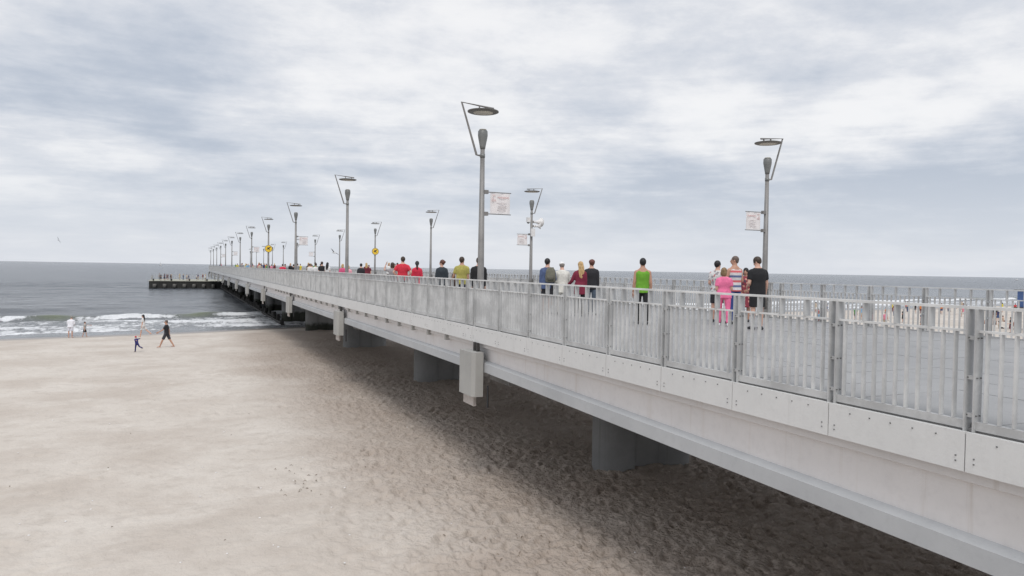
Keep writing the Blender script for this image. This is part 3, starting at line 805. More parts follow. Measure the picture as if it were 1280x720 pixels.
def person(name, label, H, loc, yaw, skin='light', hair='brown', hairstyle='short', fem=False, wide=1.0,
           top=('tee', None), bottom=('trousers', None), shoes='dark', legs=((0, 0), (0, 0)), arms=None, lean=0, headturn=0, headtilt=0,
           cap=None, vox=.017, sit=False, group='people walking on the pier', neckbare=False):
    t = thing(name, label, 'person', loc, yaw, group)
    k = H/1.75; wx = k*wide
    dn = lambda a: (0, math.sin(R(a)), -math.cos(R(a)))
    # legs: (thigh angle forward, knee bend)
    J = []
    for sd, (ta, kb) in zip((-1, 1), legs):
        hip = np.array((sd*.088*wx, 0, 0)); ou = np.array((sd*.025, 0, 0))
        kn = hip+unit(np.array(dn(ta))+ou)*.43*k; an = kn+np.array(dn(ta-kb))*.41*k
        fa = R(-(kb*.45) if kb > 20 else 0)
        toe = an+np.array((sd*.04*k, math.cos(fa)*.17*k, math.sin(fa)*.17*k-.045*k)); heel = an+np.array((0, -.055*k, -.045*k))
        J.append([hip, kn, an, heel, toe])
    lo = min(min(j[3][2], j[4][2]) for j in J)-.025*k
    if sit: lo = -.10*k
    hz = -lo
    for j in J:
        for i in range(5): j[i] = j[i]+np.array((0, 0, hz))
    le = R(lean); ud = np.array((0, math.sin(le), math.cos(le)))
    pel = np.array((0, 0, hz)); fwd = np.array((0, 1., 0)); fd = np.array((0, math.cos(le), -math.sin(le)))
    def sp(h): return pel+ud*h*k
    sw = (.145 if fem else .172)*wx; 
    if fem: T = [(-.06, .130, .100), (.02, .172, .118), (.10, .158, .108), (.19, .128, .092), (.29, .142, .105), (.38, .150, .112), (.45, .141, .092), (.50, .108, .076), (.545, .068, .062)]
    else: T = [(-.06, .135, .100), (.02, .165, .115), (.10, .160, .110), (.20, .152, .106), (.30, .170, .118), (.39, .178, .120), (.455, .166, .098), (.505, .128, .082), (.55, .080, .070)]
    wz = lambda w_: w_*wx
    thick = k*(.5+.5*wide)
    tors = [(sp(h), (wz(a), b*thick)) for h, a, b in T]
    sx = (1, 0, 0)
    B = MB()
    B.tube([p for p, r in tors], [r for p, r in tors], 16, sx)
    nb_ = sp(.51); ht = R(headturn)
    hc = sp(.685)+np.array((0, .02*k+.05*k*math.sin(R(headtilt)), -.02*k*abs(math.sin(R(headtilt)))))
    B.tube([nb_, (nb_+hc)/2, hc-np.array((0, .01, .02))*k], [.066*k, .060*k if not fem else .050*k, .058*k], 12)
    # head, turned by ht about its own axis
    cz, sz = math.cos(ht), math.sin(ht); tl = R(headtilt); ct, st_ = math.cos(tl), math.sin(tl)
    def hp(x, y, z):
        y, z = y*ct+z*st_, -y*st_+z*ct
        x, y = x*cz+y*sz, -x*sz+y*cz
        return hc+np.array((x, y, z))*k
    def hell(c, r, nu=16, nv=12):
        v, f = ellipsoid((0, 0, 0), r, nu, nv); return [tuple(hp(c[0]+a, c[1]+b, c[2]+c_)) for a, b, c_ in v], f
    B.raw(*hell((0, -.012, .020), (.074, .094, .092))); B.raw(*hell((0, .022, -.035), (.058, .066, .080)))
    B.tube([hp(0, .082, .018), hp(0, .100, -.012), hp(0, .108, -.028), hp(0, .085, -.034)], [.010*k, .013*k, .016*k, .012*k], 8)
    for s_ in (-1, 1): B.raw(*hell((s_*.078, -.012, -.004), (.010, .020, .032), 8, 6))
    ex = MB()
    for s_ in (-1, 1): ex.raw(*hell((s_*.030, .083, .018), (.013, .008, .007), 8, 6))
    n_eye = len(ex.f)
    ex.raw(*hell((0, .086, -.060), (.024, .008, .007), 8, 6)); n_lip = len(ex.f)-n_eye
    # arms
    arms = arms or (((.10, .04, -1), (.03, .18, -1)), ((.10, .04, -1), (.03, .18, -1)))
    AJ = []
    for sd, (ua, fa) in zip((-1, 1), arms):
        sh = sp(.445)+np.array((sd*sw*.97, 0, 0)); ua = unit((sd*ua[0], ua[1], ua[2])); fa = unit((sd*fa[0], fa[1], fa[2]))
        el_ = sh+ua*.29*k; wr = el_+fa*.25*k
        AJ.append((sh, el_, wr, fa, sd))
        B.tube([sp(.475)+np.array((sd*sw*.40, 0, 0)), sh+np.array((0, 0, .004)), sh+ua*.08*k], [.048*k, .052*k, .050*k], 10)
        B.tube([sh, sh+ua*.12*k, el_], [.055*thick, .050*thick, .040*k], 10)
        B.tube([el_-ua*.015*k, el_+fa*.07*k, wr], [.040*k, .040*k, .026*k], 10)
    for j, sd in zip(J, (-1, 1)):
        hip, kn, an, heel, toe = j
        B.tube([hip+np.array((0, 0, .05*k)), hip, (hip+kn)/2, kn], [.085*thick, .088*thick, .070*thick, .052*k], 12)
        B.tube([kn+(hip-kn)*.05, kn+(an-kn)*.3, an], [.052*k, .055*k, .036*k], 12)
        B.tube([heel, an+(toe-an)*.25+np.array((0, 0, -.01*k)), toe], [(.032*k, .030*k), (.036*k, .034*k), (.040*k, .018*k)], 10, sx)
    hx = MB()
    if vox < .022:
        for (sh, el_, wr, fa, sd) in AJ: hand(hx, wr, fa, (-sd, .15, 0), k, .55, -sd)
    else:
        for (sh, el_, wr, fa, sd) in AJ: hand(hx, wr, fa, (-sd, .15, 0), k, .45, -sd)
    ev = MB(); ev.raw(hx.v, hx.f); nh = len(ev.f); ev.raw(ex.v, ex.f)
    sm_ = skin_mat(skin)
    body = queue('body', B, sm_, t, vox, (ev, [0]*nh+[1]*n_eye+[2]*n_lip))
    g = .013 if vox < .03 else .018
    # garments
    kind, Mt = top
    if kind:
        C = MB(); hem = -.12 if kind in ('jacket', 'long', 'tunic') else -.09
        if kind == 'tunic': hem = -.22
        tp = .535 if kind != 'tank' else .50
        pts = []; rr = []
        rows_ = [(hem, T[1][1]+.006, T[1][2]+.004)]+[x for x in T[2:] if x[0] < tp]
        for h, a, b in rows_: pts.append(sp(h)); rr.append((wz(a)+g*1.3, b*thick+g*1.3))
        if kind != 'tank': pts.append(sp(.545)); rr.append((.082*wx, .064*thick))
        C.tube(pts, rr, 18, sx)
        for (sh, el_, wr, fa, sd) in AJ:
            ua = unit(el_-sh)
            if kind == 'tank': 
                C.tube([sp(.38)+np.array((sd*sw*.45, 0, 0)), sp(.475)+np.array((sd*sw*.50, 0, 0)), sp(.495)+np.array((sd*sw*.45, 0, 0))], [(.05*k, .085*k), (.045*k, .085*k), (.03*k, .06*k)], 10, sx); continue
            C.tube([sp(.475)+np.array((sd*sw*.40, 0, 0)), sh+np.array((0, 0, .004)), sh+ua*.06*k], [.054*k+g*.6, .054*k+g*.7, .054*k+g*.7], 12)
            e_ = sh+ua*(.19 if kind == 'tee' else .30)*k
            C.tube([sh, (sh+e_)/2, e_], [.055*thick+g, .052*thick+g*1.1, .050*thick+g if kind == 'tee' else .042*k+g], 12)
            if kind != 'tee': C.tube([el_-ua*.02*k, el_+fa*.1*k, wr-fa*.01*k], [.042*k+g, .040*k+g, .030*k+g], 12)
        queue({'tee': 'shirt', 'tank': 'tank_top', 'long': 'jumper', 'jacket': 'jacket', 'tunic': 'tunic'}[kind], C, Mt, t, vox)
    kind, Mb = bottom
    if kind:
        C = MB(); g2 = g*.75
        if kind == 'dress':
            C.tube([sp(.14), sp(.02), sp(-.20), pel+np.array((0, 0, -.45*k))], [(wz(.15)+g2, .11*k+g2), (wz(.178)+g2, .125*k+g2), (.20*wx, .16*k), (.225*wx, .19*k)], 18, sx)
        else:
            C.tube([sp(.11), sp(.02), sp(-.06), sp(-.09)], [(wz(.155)+g2, .106*thick+g2), (wz(.168)+g2, .116*thick+g2), (wz(.14)+g2, .104*thick+g2), (wz(.10), .08*thick)], 16, sx)
            for j in J:
                hip, kn, an, heel, toe = j
                if kind == 'shorts':
                    e_ = hip+(kn-hip)*.88; C.tube([hip+np.array((0, 0, .03*k)), (hip+e_)/2, e_], [.088*thick+g2, .080*thick+g2*1.4, .074*thick+g2*1.6], 12)
                else:
                    C.tube([hip+np.array((0, 0, .03*k)), (hip+kn)/2, kn], [.088*thick+g2, .073*thick+g2, .058*k+g2], 12)
                    C.tube([kn+(hip-kn)*.06, kn+(an-kn)*.35, kn+(an-kn)*.96], [.058*k+g2, .056*k+g2, .050*k+g2], 12)
        queue({'dress': 'skirt', 'shorts': 'shorts', 'trousers': 'trousers'}[kind], C, Mb, t, vox)
    if shoes:
        for j in J:
            hip, kn, an, heel, toe = j; C = MB()
            C.tube([heel-(toe-heel)*.08, an+(toe-an)*.2+np.array((0, 0, -.012*k)), toe+(toe-heel)*.06], [(.040*k, .036*k), (.046*k, .044*k), (.040*k, .022*k)], 12, sx)
            C.tube([an+np.array((0, -.005, -.03))*k, an+np.array((0, -.005, .02))*k], [.045*k, .043*k], 12)
            queue('shoe', C, M_SHOE[shoes], t, vox)
    if hair:
        C = MB(); big_ = .012 if hair != 'shaved' else .005
        C.raw(*hell((0, -.020, .030), (.076+big_, .090+big_, .090+big_)))
        C.raw(*hell((0, -.055, -.015), (.062, .05, .06)))
        if hairstyle == 'long':
            C.tube([hp(0, -.03, .06), hp(0, -.075, -.05), hp(0, -.10, -.19), hp(0, -.115, -.36), hp(0, -.12, -.42)], [(.075*k, .05*k), (.098*k, .055*k), (.105*k, .045*k), (.085*k, .035*k), (.04*k, .02*k)], 14, (cz, -sz, 0))
        elif hairstyle == 'pony':
            C.tube([hp(0, -.09, .05), hp(0, -.135, .02), hp(.01, -.15, -.08), hp(.015, -.135, -.20), hp(.015, -.13, -.27)], [.028*k, .036*k, .040*k, .030*k, .012*k], 10)
        elif hairstyle == 'bob':
            C.tube([hp(0, -.02, .06), hp(0, -.045, -.04), hp(0, -.05, -.12)], [(.08*k, .07*k), (.098*k, .075*k), (.09*k, .06*k)], 14, (cz, -sz, 0))
        elif hairstyle == 'bun':
            C.raw(*hell((0, -.115, .04), (.04, .04, .04)))
        queue('hair', C, hair_mat(hair), t, vox*.8)
    if cap:
        C = MB(); C.raw(*hell((0, -.012, .050), (.096, .112, .078)))
        C.tube([hp(0, .06, .045), hp(0, .13, .040), hp(0, .175, .030)], [(.075*k, .014*k), (.07*k, .010*k), (.04*k, .008*k)], 12, (cz, -sz, 0))
        queue('cap', C, cap, t, vox*.8)
    t['hands'] = [tuple(float(v) for v in a[2]+a[3]*.09*k) for a in AJ][0]
    return t, AJ, sp, k
F_ = fabric
FWD = -YAW                                     # local +y turned to face away from the camera
DOWN = ((.10, .02, -1), (.02, .16, -1)); BENT = ((.18, -.05, -1), (-.35, .85, -.25)); PHONE = ((.25, .55, -.8), (-.35, .75, .75)); HIPS = ((.55, -.25, -.9), (-.55, .45, -.55))
RAISE = ((.9, .3, .1), (-.2, .35, 1))
def deckp(px, Z, d_=0): n, s = atdepth(px, Z); return (n, s, DECK)
DARK = (.025, .025, .03); BLACK = (.014, .014, .016); NAVY = (.02, .035, .11); WHITE = (.74, .73, .72)
WALK = ((18, 6), (-14, 10)); STAND = ((2, 0), (-2, 3))
near = []
def P(px, Z, H, dyaw, label, **kw): r = person('person', label, H, deckp(px, Z), FWD+R(dyaw), **kw); near.append(r); return r
P(803, 19.5, 1.79, -4, 'man in a bright green sleeveless top and black trousers walking alone on the pier', skin='tan', hair='black', top=('tank', F_((.15, .37, .03))), bottom=('trousers', F_(BLACK)), legs=((8, 2), (-8, 6)), arms=(((.16, 0, -1), (.08, .2, -1)), ((.16, -.05, -1), (.02, .3, -1))))
P(905, 19.4, 1.57, -8, 'woman in pink top and pink trousers in the group by the right lamp post', skin='light', hair='darkblond', hairstyle='bob', fem=True, top=('tee', F_((.86, .19, .36))), bottom=('trousers', F_((.86, .19, .36))), shoes='white', arms=(BENT, BENT), legs=((9, 4), (-8, 6)), wide=1.2, headturn=30)
P(896.5, 20.8, 1.77, -30, 'man in white patterned shirt half hidden behind the woman in pink', hair='black', top=('tee', F_((.70, .69, .68), 'floral', (.32, .30, .32), (.5, .2, .2))), bottom=('shorts', F_(DARK)), arms=(BENT, DOWN), headturn=25)
P(918, 20.2, 1.90, 24, 'tanned man in striped vest and blue trousers to the right of the woman in pink', skin='tan', hair='shaved', top=('tank', F_((.70, .68, .68), 'stripes', (.60, .13, .14), (.12, .16, .30))), bottom=('trousers', F_((.035, .07, .24))), arms=(((.35, .1, -1), (-.1, .25, -1)), BENT), headturn=-40, wide=1.06)
P(932, 21.2, 1.58, 150, 'woman in dark red flowered dress between the striped vest and the black shirt', skin='tan', hair='black', hairstyle='bob', fem=True, top=('tee', F_((.25, .04, .06), 'floral', (.60, .30, .25), (.1, .06, .08))), bottom=('dress', F_((.25, .04, .06), 'floral', (.60, .30, .25), (.1, .06, .08))), arms=(BENT, BENT))
P(947, 18.3, 1.85, 14, 'man in black T-shirt and shorts with bowed head beside the right lamp post', skin='light', hair='brown', top=('tee', F_(BLACK)), bottom=('shorts', F_((.012, .012, .013))), shoes='dark', arms=(BENT, ((.22, .05, -1), (.1, .35, -1))), headtilt=28, headturn=-30, wide=1.12)
pb = P(684, 23, 1.80, -4, 'man in a blue denim shirt and dark shorts with a backpack on one shoulder', hair='black', top=('long', F_((.085, .12, .235))), bottom=('shorts', F_(DARK)), headturn=25, arms=(DOWN, ((.25, .1, -1), (-.2, .6, -.5))), legs=((10, 4), (-9, 8)))
P(703, 23, 1.70, 6, 'person all in white with a white cap, next to the man carrying a backpack', top=('tunic', F_((.70, .685, .63))), bottom=('trousers', F_((.68, .665, .62))), cap=F_((.80, .80, .79)), hair='grey', lean=10, headtilt=20, arms=(DOWN, ((.20, .2, -1), (.1, .3, -1))), wide=1.08)
P(725, 22.3, 1.70, -2, 'woman with long blond hair in a burgundy top and black trousers', skin='pale', hair='blond', hairstyle='long', fem=True, top=('tunic', F_((.20, .018, .045))), bottom=('trousers', F_(BLACK)), arms=(((.45, .15, -1), (.3, .6, -.35)), DOWN), headturn=-20)
P(739, 23, 1.78, -16, 'man in a black jacket and cap raising a phone beside the blond woman', hair='red', top=('jacket', F_((.022, .026, .032))), bottom=('trousers', F_((.09, .12, .16))), cap=F_((.16, .07, .06)), arms=(PHONE, DOWN), headturn=-30)
P(503, 29.5, 1.87, -2, 'man in a red T-shirt standing beside the woman in red', hair='brown', top=('tee', F_((.62, .03, .055))), bottom=('trousers', F_(DARK)), arms=(HIPS, HIPS), headturn=-22, legs=((6, 3), (-6, 9)), wide=1.14)
P(521, 30, 1.70, 2, 'woman in red with a black ponytail to the right of the man in red', hair='black', hairstyle='pony', fem=True, top=('tunic', F_((.64, .03, .07))), bottom=('trousers', F_((.55, .04, .07))), arms=(BENT, BENT), wide=1.05)
P(490, 30.5, 1.63, -12, 'woman in grey with lifted arms to the left of the man in red', hair='brown', hairstyle='bob', fem=True, top=('tee', F_((.32, .30, .31))), bottom=('trousers', F_((.20, .12, .12))), arms=(RAISE, BENT), headturn=-20)
P(552, 27, 1.75, 6, 'woman in a dark jacket with red brown hair looking to the left', hair='red', hairstyle='bun', fem=True, top=('jacket', F_((.03, .04, .05))), bottom=('trousers', F_(BLACK)), arms=(BENT, BENT), legs=((12, 5), (-8, 5)), headturn=-65, wide=1.05)
P(577, 25, 1.83, -4, 'man in a mustard yellow T-shirt and dark trousers left of the near lamp post', skin='tan', hair='brown', top=('tee', F_((.42, .38, .10))), bottom=('trousers', F_((.03, .03, .05))), arms=(((.35, .1, -1), (.25, .5, -.7)), DOWN), legs=((6, 10), (-5, 2)), headturn=18, wide=1.06)
P(566.5, 25.4, 1.24, 0, 'child with brown hair standing beside the man in mustard yellow', hair='brown', hairstyle='bob', top=('tee', F_((.10, .06, .05))), bottom=('trousers', F_(DARK)), arms=(DOWN, BENT))
P(598, 24, 1.80, 0, 'person in a black jacket hidden behind the nearest left lamp post', hair='brown', top=('jacket', F_(BLACK)), bottom=('trousers', F_(DARK)), arms=(DOWN, DOWN), wide=1.1)
# middle distance on the pier
P(402, 48, 1.76, 10, 'person in a black T-shirt walking beside a woman in white, far along the pier', hair='brown', top=('tee', F_(BLACK)), bottom=('shorts', F_(DARK)), vox=.022, legs=WALK)
P(409, 48, 1.68, -5, 'woman in a white dress with long dark hair beside the black T-shirt', hair='black', hairstyle='long', fem=True, top=('tee', F_(WHITE)), bottom=('dress', F_(WHITE)), vox=.022)
P(388, 52, 1.60, 20, 'person in white standing alone left of the couple in black and white', hair='darkblond', top=('tee', F_(WHITE)), bottom=('shorts', F_(WHITE)), vox=.022)
P(428, 44, 1.58, -10, 'woman in a deep pink jacket behind the second left lamp post', hair='blond', hairstyle='bob', fem=True, top=('jacket', F_((.66, .10, .22))), bottom=('trousers', F_((.5, .12, .2))), vox=.022, arms=(BENT, BENT), wide=1.2)
P(435, 44, 1.50, 10, 'woman in a pale pink jacket right of the second left lamp post', hair='blond', hairstyle='bob', fem=True, top=('jacket', F_((.78, .36, .42))), bottom=('trousers', F_((.6, .3, .35))), vox=.022, arms=(BENT, BENT), wide=1.25)
P(451, 42, 1.62, 25, 'person in white and black with a yellow bag near the fourth right lamp post', hair='black', top=('jacket', F_(DARK)), bottom=('trousers', F_((.55, .50, .05))), vox=.022, arms=(BENT, DOWN))
P(353, 62, 1.55, 0, 'person in a bright red jacket far along the left railing', hair='brown', top=('jacket', F_((.62, .03, .08))), bottom=('trousers', F_(DARK)), vox=.022, wide=1.35, arms=(BENT, BENT))
# backpack on the denim shirt, phone in the raised hand
bt, bAJ, bsp, bk = pb
c = bsp(.30); loc = bt.matrix_basis @ Vector((c[0]+.10, c[1]-.20, c[2]+.0))
bp = thing('backpack', 'olive grey backpack hanging on the back of the man in the denim shirt', 'backpack', loc, FWD-R(4))
C = MB().tube([(0, 0, -.23), (0, 0, -.20), (0, -.015, -.05), (0, -.01, .12), (0, .01, .22), (0, .02, .24)], [(.10, .05), (.16, .09), (.165, .105), (.15, .085), (.11, .06), (.05, .03)], 16, (1, 0, 0))
queue('bag_body', C, F_((.16, .155, .12)), bp, .02)
ob('front_pocket', MB().tube([(0, -.10, -.17), (0, -.115, -.10), (0, -.115, -.02)], [(.08, .02), (.12, .035), (.10, .02)], 12, (1, 0, 0)).mesh('front_pocket', F_((.13, .125, .10)), True), bp)
for sx_ in (-.07, .07): ob('strap', MB().tube([(sx_, .05, .20), (sx_, .11, .24), (sx_, .27, .16), (sx_*1.3, .30, -.02)], [(.02, .007)]*4, 8, (1, 0, 0)).mesh('strap', F_(DARK)), bp)
ph = near[9]; hw = ph[1][0][2]+ph[1][0][3]*.10; loc = ph[0].matrix_basis @ Vector(tuple(hw))
t = thing('phone', 'dark phone held up by the man in the black jacket and cap', 'phone', loc, ph[0].rotation_euler.z)
ob('phone_body', MB().box(-.037, .037, -.004, .004, -.07, .08).mesh('phone_body', M_BLK), t); ob('phone_screen', MB().box(-.033, .033, -.0065, -.0045, -.06, .07).mesh('phone_screen', M_HEAD), t)

# people on the beach to the left
def BP(px, py, hpx, dyaw, label, **kw):
    z = .5
    for _ in range(6): n, s = atz(px, py, z); z = max(ground(n, s), 0.0)
    Zc = n*SA+s*CA; H = hpx*Zc/FPX
    return person('person', label, H, (n, s, z-.01), FWD+R(dyaw), group='people on the beach by the water', **kw)
BP(208, 434, 36.5, 90+8, 'man in a black T-shirt and shorts striding barefoot across the sand', skin='tan', hair='shaved', top=('tee', F_((.02, .02, .025))), bottom=('shorts', F_((.045, .045, .055))), shoes=None, legs=((26, 4), (-24, 8)), arms=(((.15, .55, -.8), (.1, .95, -.5)), ((.12, -.35, -1), (.0, -.05, -1))), vox=.020)
BP(171, 440, 21, 70, 'running child in a navy suit with a red hat on the sand', hair='brown', top=('long', F_((.03, .03, .16))), bottom=('trousers', F_((.03, .03, .13))), legs=((10, 5), (-38, 40)), arms=(((.6, -.7, -.2), (.4, -1, 0)), ((.9, .4, .0), (1, .3, .1))), cap=F_((.72, .05, .09)), lean=12, vox=.018)
BP(179, 421, 29, 95, 'woman in white with long dark hair stepping along the waterline', hair='black', hairstyle='long', fem=True, top=('tee', F_(WHITE)), bottom=('shorts', F_((.65, .63, .62))), shoes=None, legs=((14, 4), (-26, 30)), arms=(DOWN, DOWN), skin='light', vox=.022)
BP(88, 422, 28, 10, 'person in loose white clothes bending forward at the edge of the surf', hair='grey', top=('long', F_((.78, .78, .82))), bottom=('shorts', F_((.72, .72, .78))), shoes=None, lean=16, headtilt=20, arms=(BENT, BENT), wide=1.25, vox=.022)
BP(106, 421, 20, -80, 'small child in black shorts beside the person in white at the surf', hair='brown', top=('tee', F_((.45, .44, .42))), bottom=('shorts', F_(BLACK)), shoes=None, arms=(((.8, .6, -.3), (.6, .9, 0)), DOWN), legs=((12, 5), (-10, 8)), vox=.022)

# crowds: a few poses, copied with their own clothes colours
TPL = []
def tpl(**kw): r = person('person', 'x', 1.72, (0, 0, 0), 0, vox=.034, **kw)[0]; TPL.append(r)
gm = F_((.5, .5, .5))
tpl(top=('tee', gm), bottom=('trousers', gm)); tpl(top=('tee', gm), bottom=('shorts', gm), legs=WALK, skin='tan')
tpl(top=('jacket', gm), bottom=('trousers', gm), fem=True, hair='blond', hairstyle='long'); tpl(top=('tee', gm), bottom=('dress', gm), fem=True, hair='black', hairstyle='bob', arms=(BENT, DOWN))
tpl(top=('tank', gm), bottom=('shorts', gm), legs=((88, 95), (80, 85)), sit=True, shoes=None, lean=-8, skin='tan')

# one depsgraph pass turns every queued body and garment into plain meshes
bpy.context.view_layer.update()
dg = bpy.context.evaluated_depsgraph_get()
for o, extra in jobs:
    me = bpy.data.meshes.new_from_object(o.evaluated_get(dg)); me.name = o.name
    V = [tuple(v.co) for v in me.vertices]; Fc = [tuple(p.vertices) for p in me.polygons]; mi = [0]*len(Fc)
    if extra:
        mb, ids = extra; off = len(V); V += [tuple(p) for p in mb.v]; Fc += [tuple(i+off for i in q) for q in mb.f]; mi += ids
    mats = [o.data.materials[0]]+([M_EYE, M_LIP] if extra else [])
    o.modifiers.clear(); o.data = newmesh(o.name, V, Fc, mats, True, mi)
# crowd copies
SHIRT = {'white': WHITE, 'black': BLACK, 'red': (.55, .04, .05), 'navy': NAVY, 'grey': (.28, .28, .29), 'pink': (.72, .25, .34), 'yellow': (.66, .55, .06), 'sky blue': (.22, .42, .62), 'orange': (.70, .22, .05), 'green': (.10, .28, .10), 'beige': (.52, .44, .34), 'maroon': (.16, .02, .035)}
PANTS = {'dark': DARK, 'blue': (.05, .09, .20), 'beige': (.45, .38, .29), 'grey': (.20, .20, .21)}
rc = random.Random(11)
def crowd_person(T, loc, yaw, sc, shirt, pants, where, group):
    verb = 'sitting' if T is TPL[4] else ('walking' if T is TPL[1] else 'standing')
    c = T.copy(); COL.objects.link(c); c.location = loc; c.rotation_euler = (0, 0, yaw); c.scale = (sc,)*3
    c['label'] = 'figure %s in %s top and %s %s %s' % (verb, shirt, pants, 'skirt' if T is TPL[3] else 'bottoms', where)
    c['category'] = 'person'; c['group'] = group
    for ch in T.children:
        k = ch.copy(); COL.objects.link(k); k.parent = c
        b = ch.name.split('.')[0]; M = None
        if b in ('shirt', 'tank_top', 'jacket'): M = F_(SHIRT[shirt])
        elif b in ('trousers', 'shorts', 'skirt'): M = F_(PANTS[pants])
        if M: k.material_slots[0].link = 'OBJECT'; k.material_slots[0].material = M
    return c
combos = [(s_, p_) for s_ in SHIRT for p_ in PANTS]
calm = ('white', 'black', 'navy', 'grey', 'beige', 'maroon')
def deal():
    c = combos[:]; rc.shuffle(c); c.sort(key=lambda q: (q[0] not in calm)+rc.random()*1.3)
    return iter(c)
it = deal()
for i in range(46):
    s = rc.uniform(52, 200) if i > 8 else rc.uniform(48, 75); n = rc.uniform(8.0, 16.4); T = TPL[rc.choice((0, 0, 1, 2, 3))]
    sh, pa = next(it)
    crowd_person(T, (n, s, DECK), rc.choice((0, math.pi, 0))+rc.uniform(-.5, .5), rc.uniform(.9, 1.06), sh, pa, 'far along the pier deck', 'distant people on the pier')
it = deal()
for i in range(16):
    sh, pa = next(it); T = TPL[rc.choice((0, 1, 2, 3))]
    crowd_person(T, (rc.uniform(-5.5, 7), rc.uniform(209.5, 228), QZ), rc.uniform(0, 6.28), rc.uniform(.92, 1.06), sh, pa, 'on the low landing stage', 'people on the landing stage')
combos = combos+[(a_, b_) for a_ in SHIRT for b_ in ('white', 'maroon')]; PANTS.update(white=WHITE, maroon=(.14, .03, .04))
it = deal()
for i in range(64):
    sh, pa = next(it); T = TPL[rc.choice((0, 1, 1, 3, 4, 4))]
    px = rc.uniform(1020, 1300); Z = rc.uniform(70, 128); n, s = atdepth(px, Z)
    if s > float(shore(np.array([n]))[0])+2: s = float(shore(np.array([n]))[0])-rc.uniform(1, 12)
    crowd_person(T, (n, s, ground(n, s)-.02), rc.uniform(0, 6.28), rc.uniform(.85, 1.04), sh, pa, 'on the sand beyond the right railing', 'people on the far beach')
for T in TPL:
    for ch in list(T.children): bpy.data.objects.remove(ch)
    bpy.data.objects.remove(T)
for t_, *_ in near:
    if 'hands' in t_: del t_['hands']
for o in COL.objects:
    if 'hands' in o: del o['hands']

# ------------------------------------------------------------------ lifeguard tower, windbreaks, boats, gulls, litter
n, s = atdepth(1291, 78); gz = ground(n, s)
t = thing('lifeguard_tower', 'blue lifeguard tower with a white board on the far beach at the right', 'lifeguard tower', (n, s, gz-.1), FWD)
for sx_ in (-.9, .9):
    for sy_ in (-.9, .9): ob('leg', MB().tube([(sx_*1.2, sy_*1.2, 0), (sx_, sy_, 2.4)], [.08, .07], 8).mesh('leg', M_WOOD), t)
boxpart('platform', M_WOOD, t, -1.3, 1.3, -1.3, 1.3, 2.4, 2.52)
boxpart('cabin', M_BLUE, t, -.95, .95, -.8, .95, 2.523, 4.3)
boxpart('cabin_window', M_HEAD, t, -.5, .5, -.86, -.803, 3.3, 3.95)
boxpart('roof', M_HEAD, t, -1.2, 1.2, -1.2, 1.2, 4.303, 4.42)
boxpart('sign_board', M_WHITE, t, -1.5, -.2, -1.28, -1.22, 3.5, 4.2); boxpart('red_panel', M_RED, t, -.17, .7, -1.28, -1.22, 3.5, 4.2)
lad = MB()
for i in range(7): lad.box(-.3, .3, -1.75+.05*i, -1.70+.05*i, .3+.32*i, .35+.32*i)
for x in (-.33, .33): lad.tube([(x, -1.8, 0), (x, -1.36, 2.5)], [.035, .035], 6)
ob('ladder', lad.mesh('ladder', M_WOOD), t)
def boat(px, Z, sail, label, L):
    n, s = atdepth(px, Z); t = thing('sailboat' if sail else 'motor_boat', label, 'boat', (n, s, 0), FWD+math.pi/2)
    h = MB(); st = [(-.5, .10, .5), (-.45, .14, 0), (0, .17, -.1), (.35, .10, 0), (.5, .01, .35)]
    vv = []; ff = []
    for (x, hw, z) in ((-.5, .12, 0), (-.2, .16, 0), (.15, .15, 0), (.5, .01, 0)):
        vv += [(-hw*L, x*L, .13*L), (hw*L, x*L, .13*L), (hw*.6*L, x*L*.92, -.02*L), (-hw*.6*L, x*L*.92, -.02*L)]
    for i in range(3):
        for j in range(4): ff.append((4*i+j, 4*i+(j+1) % 4, 4*i+4+(j+1) % 4, 4*i+4+j))
    ff += [(3, 2, 1, 0), (12, 13, 14, 15)]
    ob('hull', newmesh('hull', vv, ff, [M_HULL]), t)
    if sail:
        ob('mast', MB().tube([(0, 0, .13*L), (0, 0, 1.3*L)], [.03*L*.3, .02*L*.3], 6).mesh('mast', M_HEAD), t)
        ob('mainsail', MB().raw([(0, -.02*L, .2*L), (0, -.45*L, .22*L), (0, -.02*L, 1.25*L), (.02*L, -.02*L, .2*L), (.02*L, -.45*L, .22*L), (.02*L, -.02*L, 1.25*L)], [(0, 1, 2), (5, 4, 3), (0, 3, 4, 1), (1, 4, 5, 2), (2, 5, 3, 0)]).mesh('mainsail', M_WHITE), t)
    else:
        ob('wheelhouse', MB().box(-.09*L, .09*L, -.25*L, .05*L, .13*L, .30*L).mesh('wheelhouse', M_WHITE), t)
boat(200, 1900, True, 'tiny sailing boat on the horizon left of the pier head', 8)
boat(1270, 1500, False, 'tiny white motor boat on the horizon at the far right', 9)
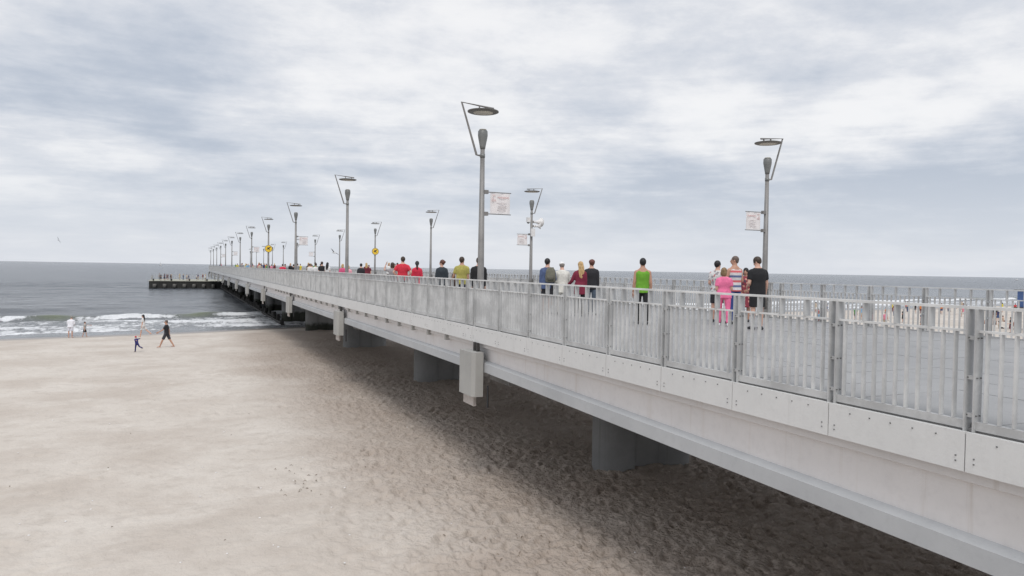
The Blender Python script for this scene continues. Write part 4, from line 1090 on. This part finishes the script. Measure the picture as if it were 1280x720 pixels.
def gull(px, py, Z, label, bank):
    d_ = fw*FPX+rt*(px-640)+up*(360-py); k = Z/FPX; p = Vector((0, 0, CAMZ))+d_*k
    t = thing('seagull', label, 'bird', p, FWD+R(60), 'gulls in flight'); t.rotation_euler = (0, bank, FWD+R(60))
    ob('body', MB().tube([(0, -.22, 0), (0, -.10, 0), (0, .08, .01), (0, .17, .02), (0, .23, .01), (0, .28, .0)], [(.03, .01), (.05, .05), (.06, .06), (.04, .04), (.035, .035), (.005, .005)], 10, (1, 0, 0)).mesh('body', M_WHITE, True), t)
    for s_ in (-1, 1): ob('wing', MB().tube([(s_*.03, .04, .03), (s_*.28, .08, .14), (s_*.62, -.06, .08)], [(.075, .012), (.06, .010), (.008, .004)], 8, (0, 1, 0)).mesh('wing', M_GULL, True), t)
gull(418, 316, 62, 'small gull flying above the pier between the second and fourth lamps', .5)
gull(73, 300, 120, 'tiny gull high over the sea at the far left', 1.1)

# scraps of seaweed, twigs and shells on the sand
db = MB(); rd = random.Random(5)
spots = [(380, 610, .9, 14), (355, 590, .8, 6), (875, 570, 1.6, 24), (640, 690, 1.0, 14), (150, 560, 4, 6), (700, 560, 2.5, 18), (100, 680, 4, 5), (560, 610, 3, 8)]
for (px, py, sd_, cn) in spots:
    n0, s0 = atz(px, py, .75)
    for i in range(cn):
        n = rd.gauss(n0, sd_*.5); s = rd.gauss(s0, sd_*.6); z = ground(n, s)+.012; a = rd.uniform(0, 3.14); L = rd.uniform(.015, .045)
        ca, sa = math.cos(a)*L, math.sin(a)*L
        db.tube([(n-ca, s-sa, z), (n+rd.uniform(-.01, .01), s, z+rd.uniform(.01, .035)), (n+ca, s+sa, z+.004)], [.004, rd.uniform(.006, .012), .004], 5)
o = ob('beach_litter', db.mesh('beach_litter', M_WOOD)); o['kind'] = 'stuff'
o['label'] = 'dark scraps of seaweed and twigs scattered on the sand'
sh_ = MB()
for i in range(70):
    n, s = atz(rd.uniform(20, 880), rd.uniform(470, 715), .75); sh_.ell((n, s, ground(n, s)+.012), (rd.uniform(.012, .03), rd.uniform(.012, .03), .012), 6, 4)
o = ob('shells', sh_.mesh('shells', M_WHITE)); o['kind'] = 'stuff'; o['label'] = 'pale shells and pebbles scattered on the sand'
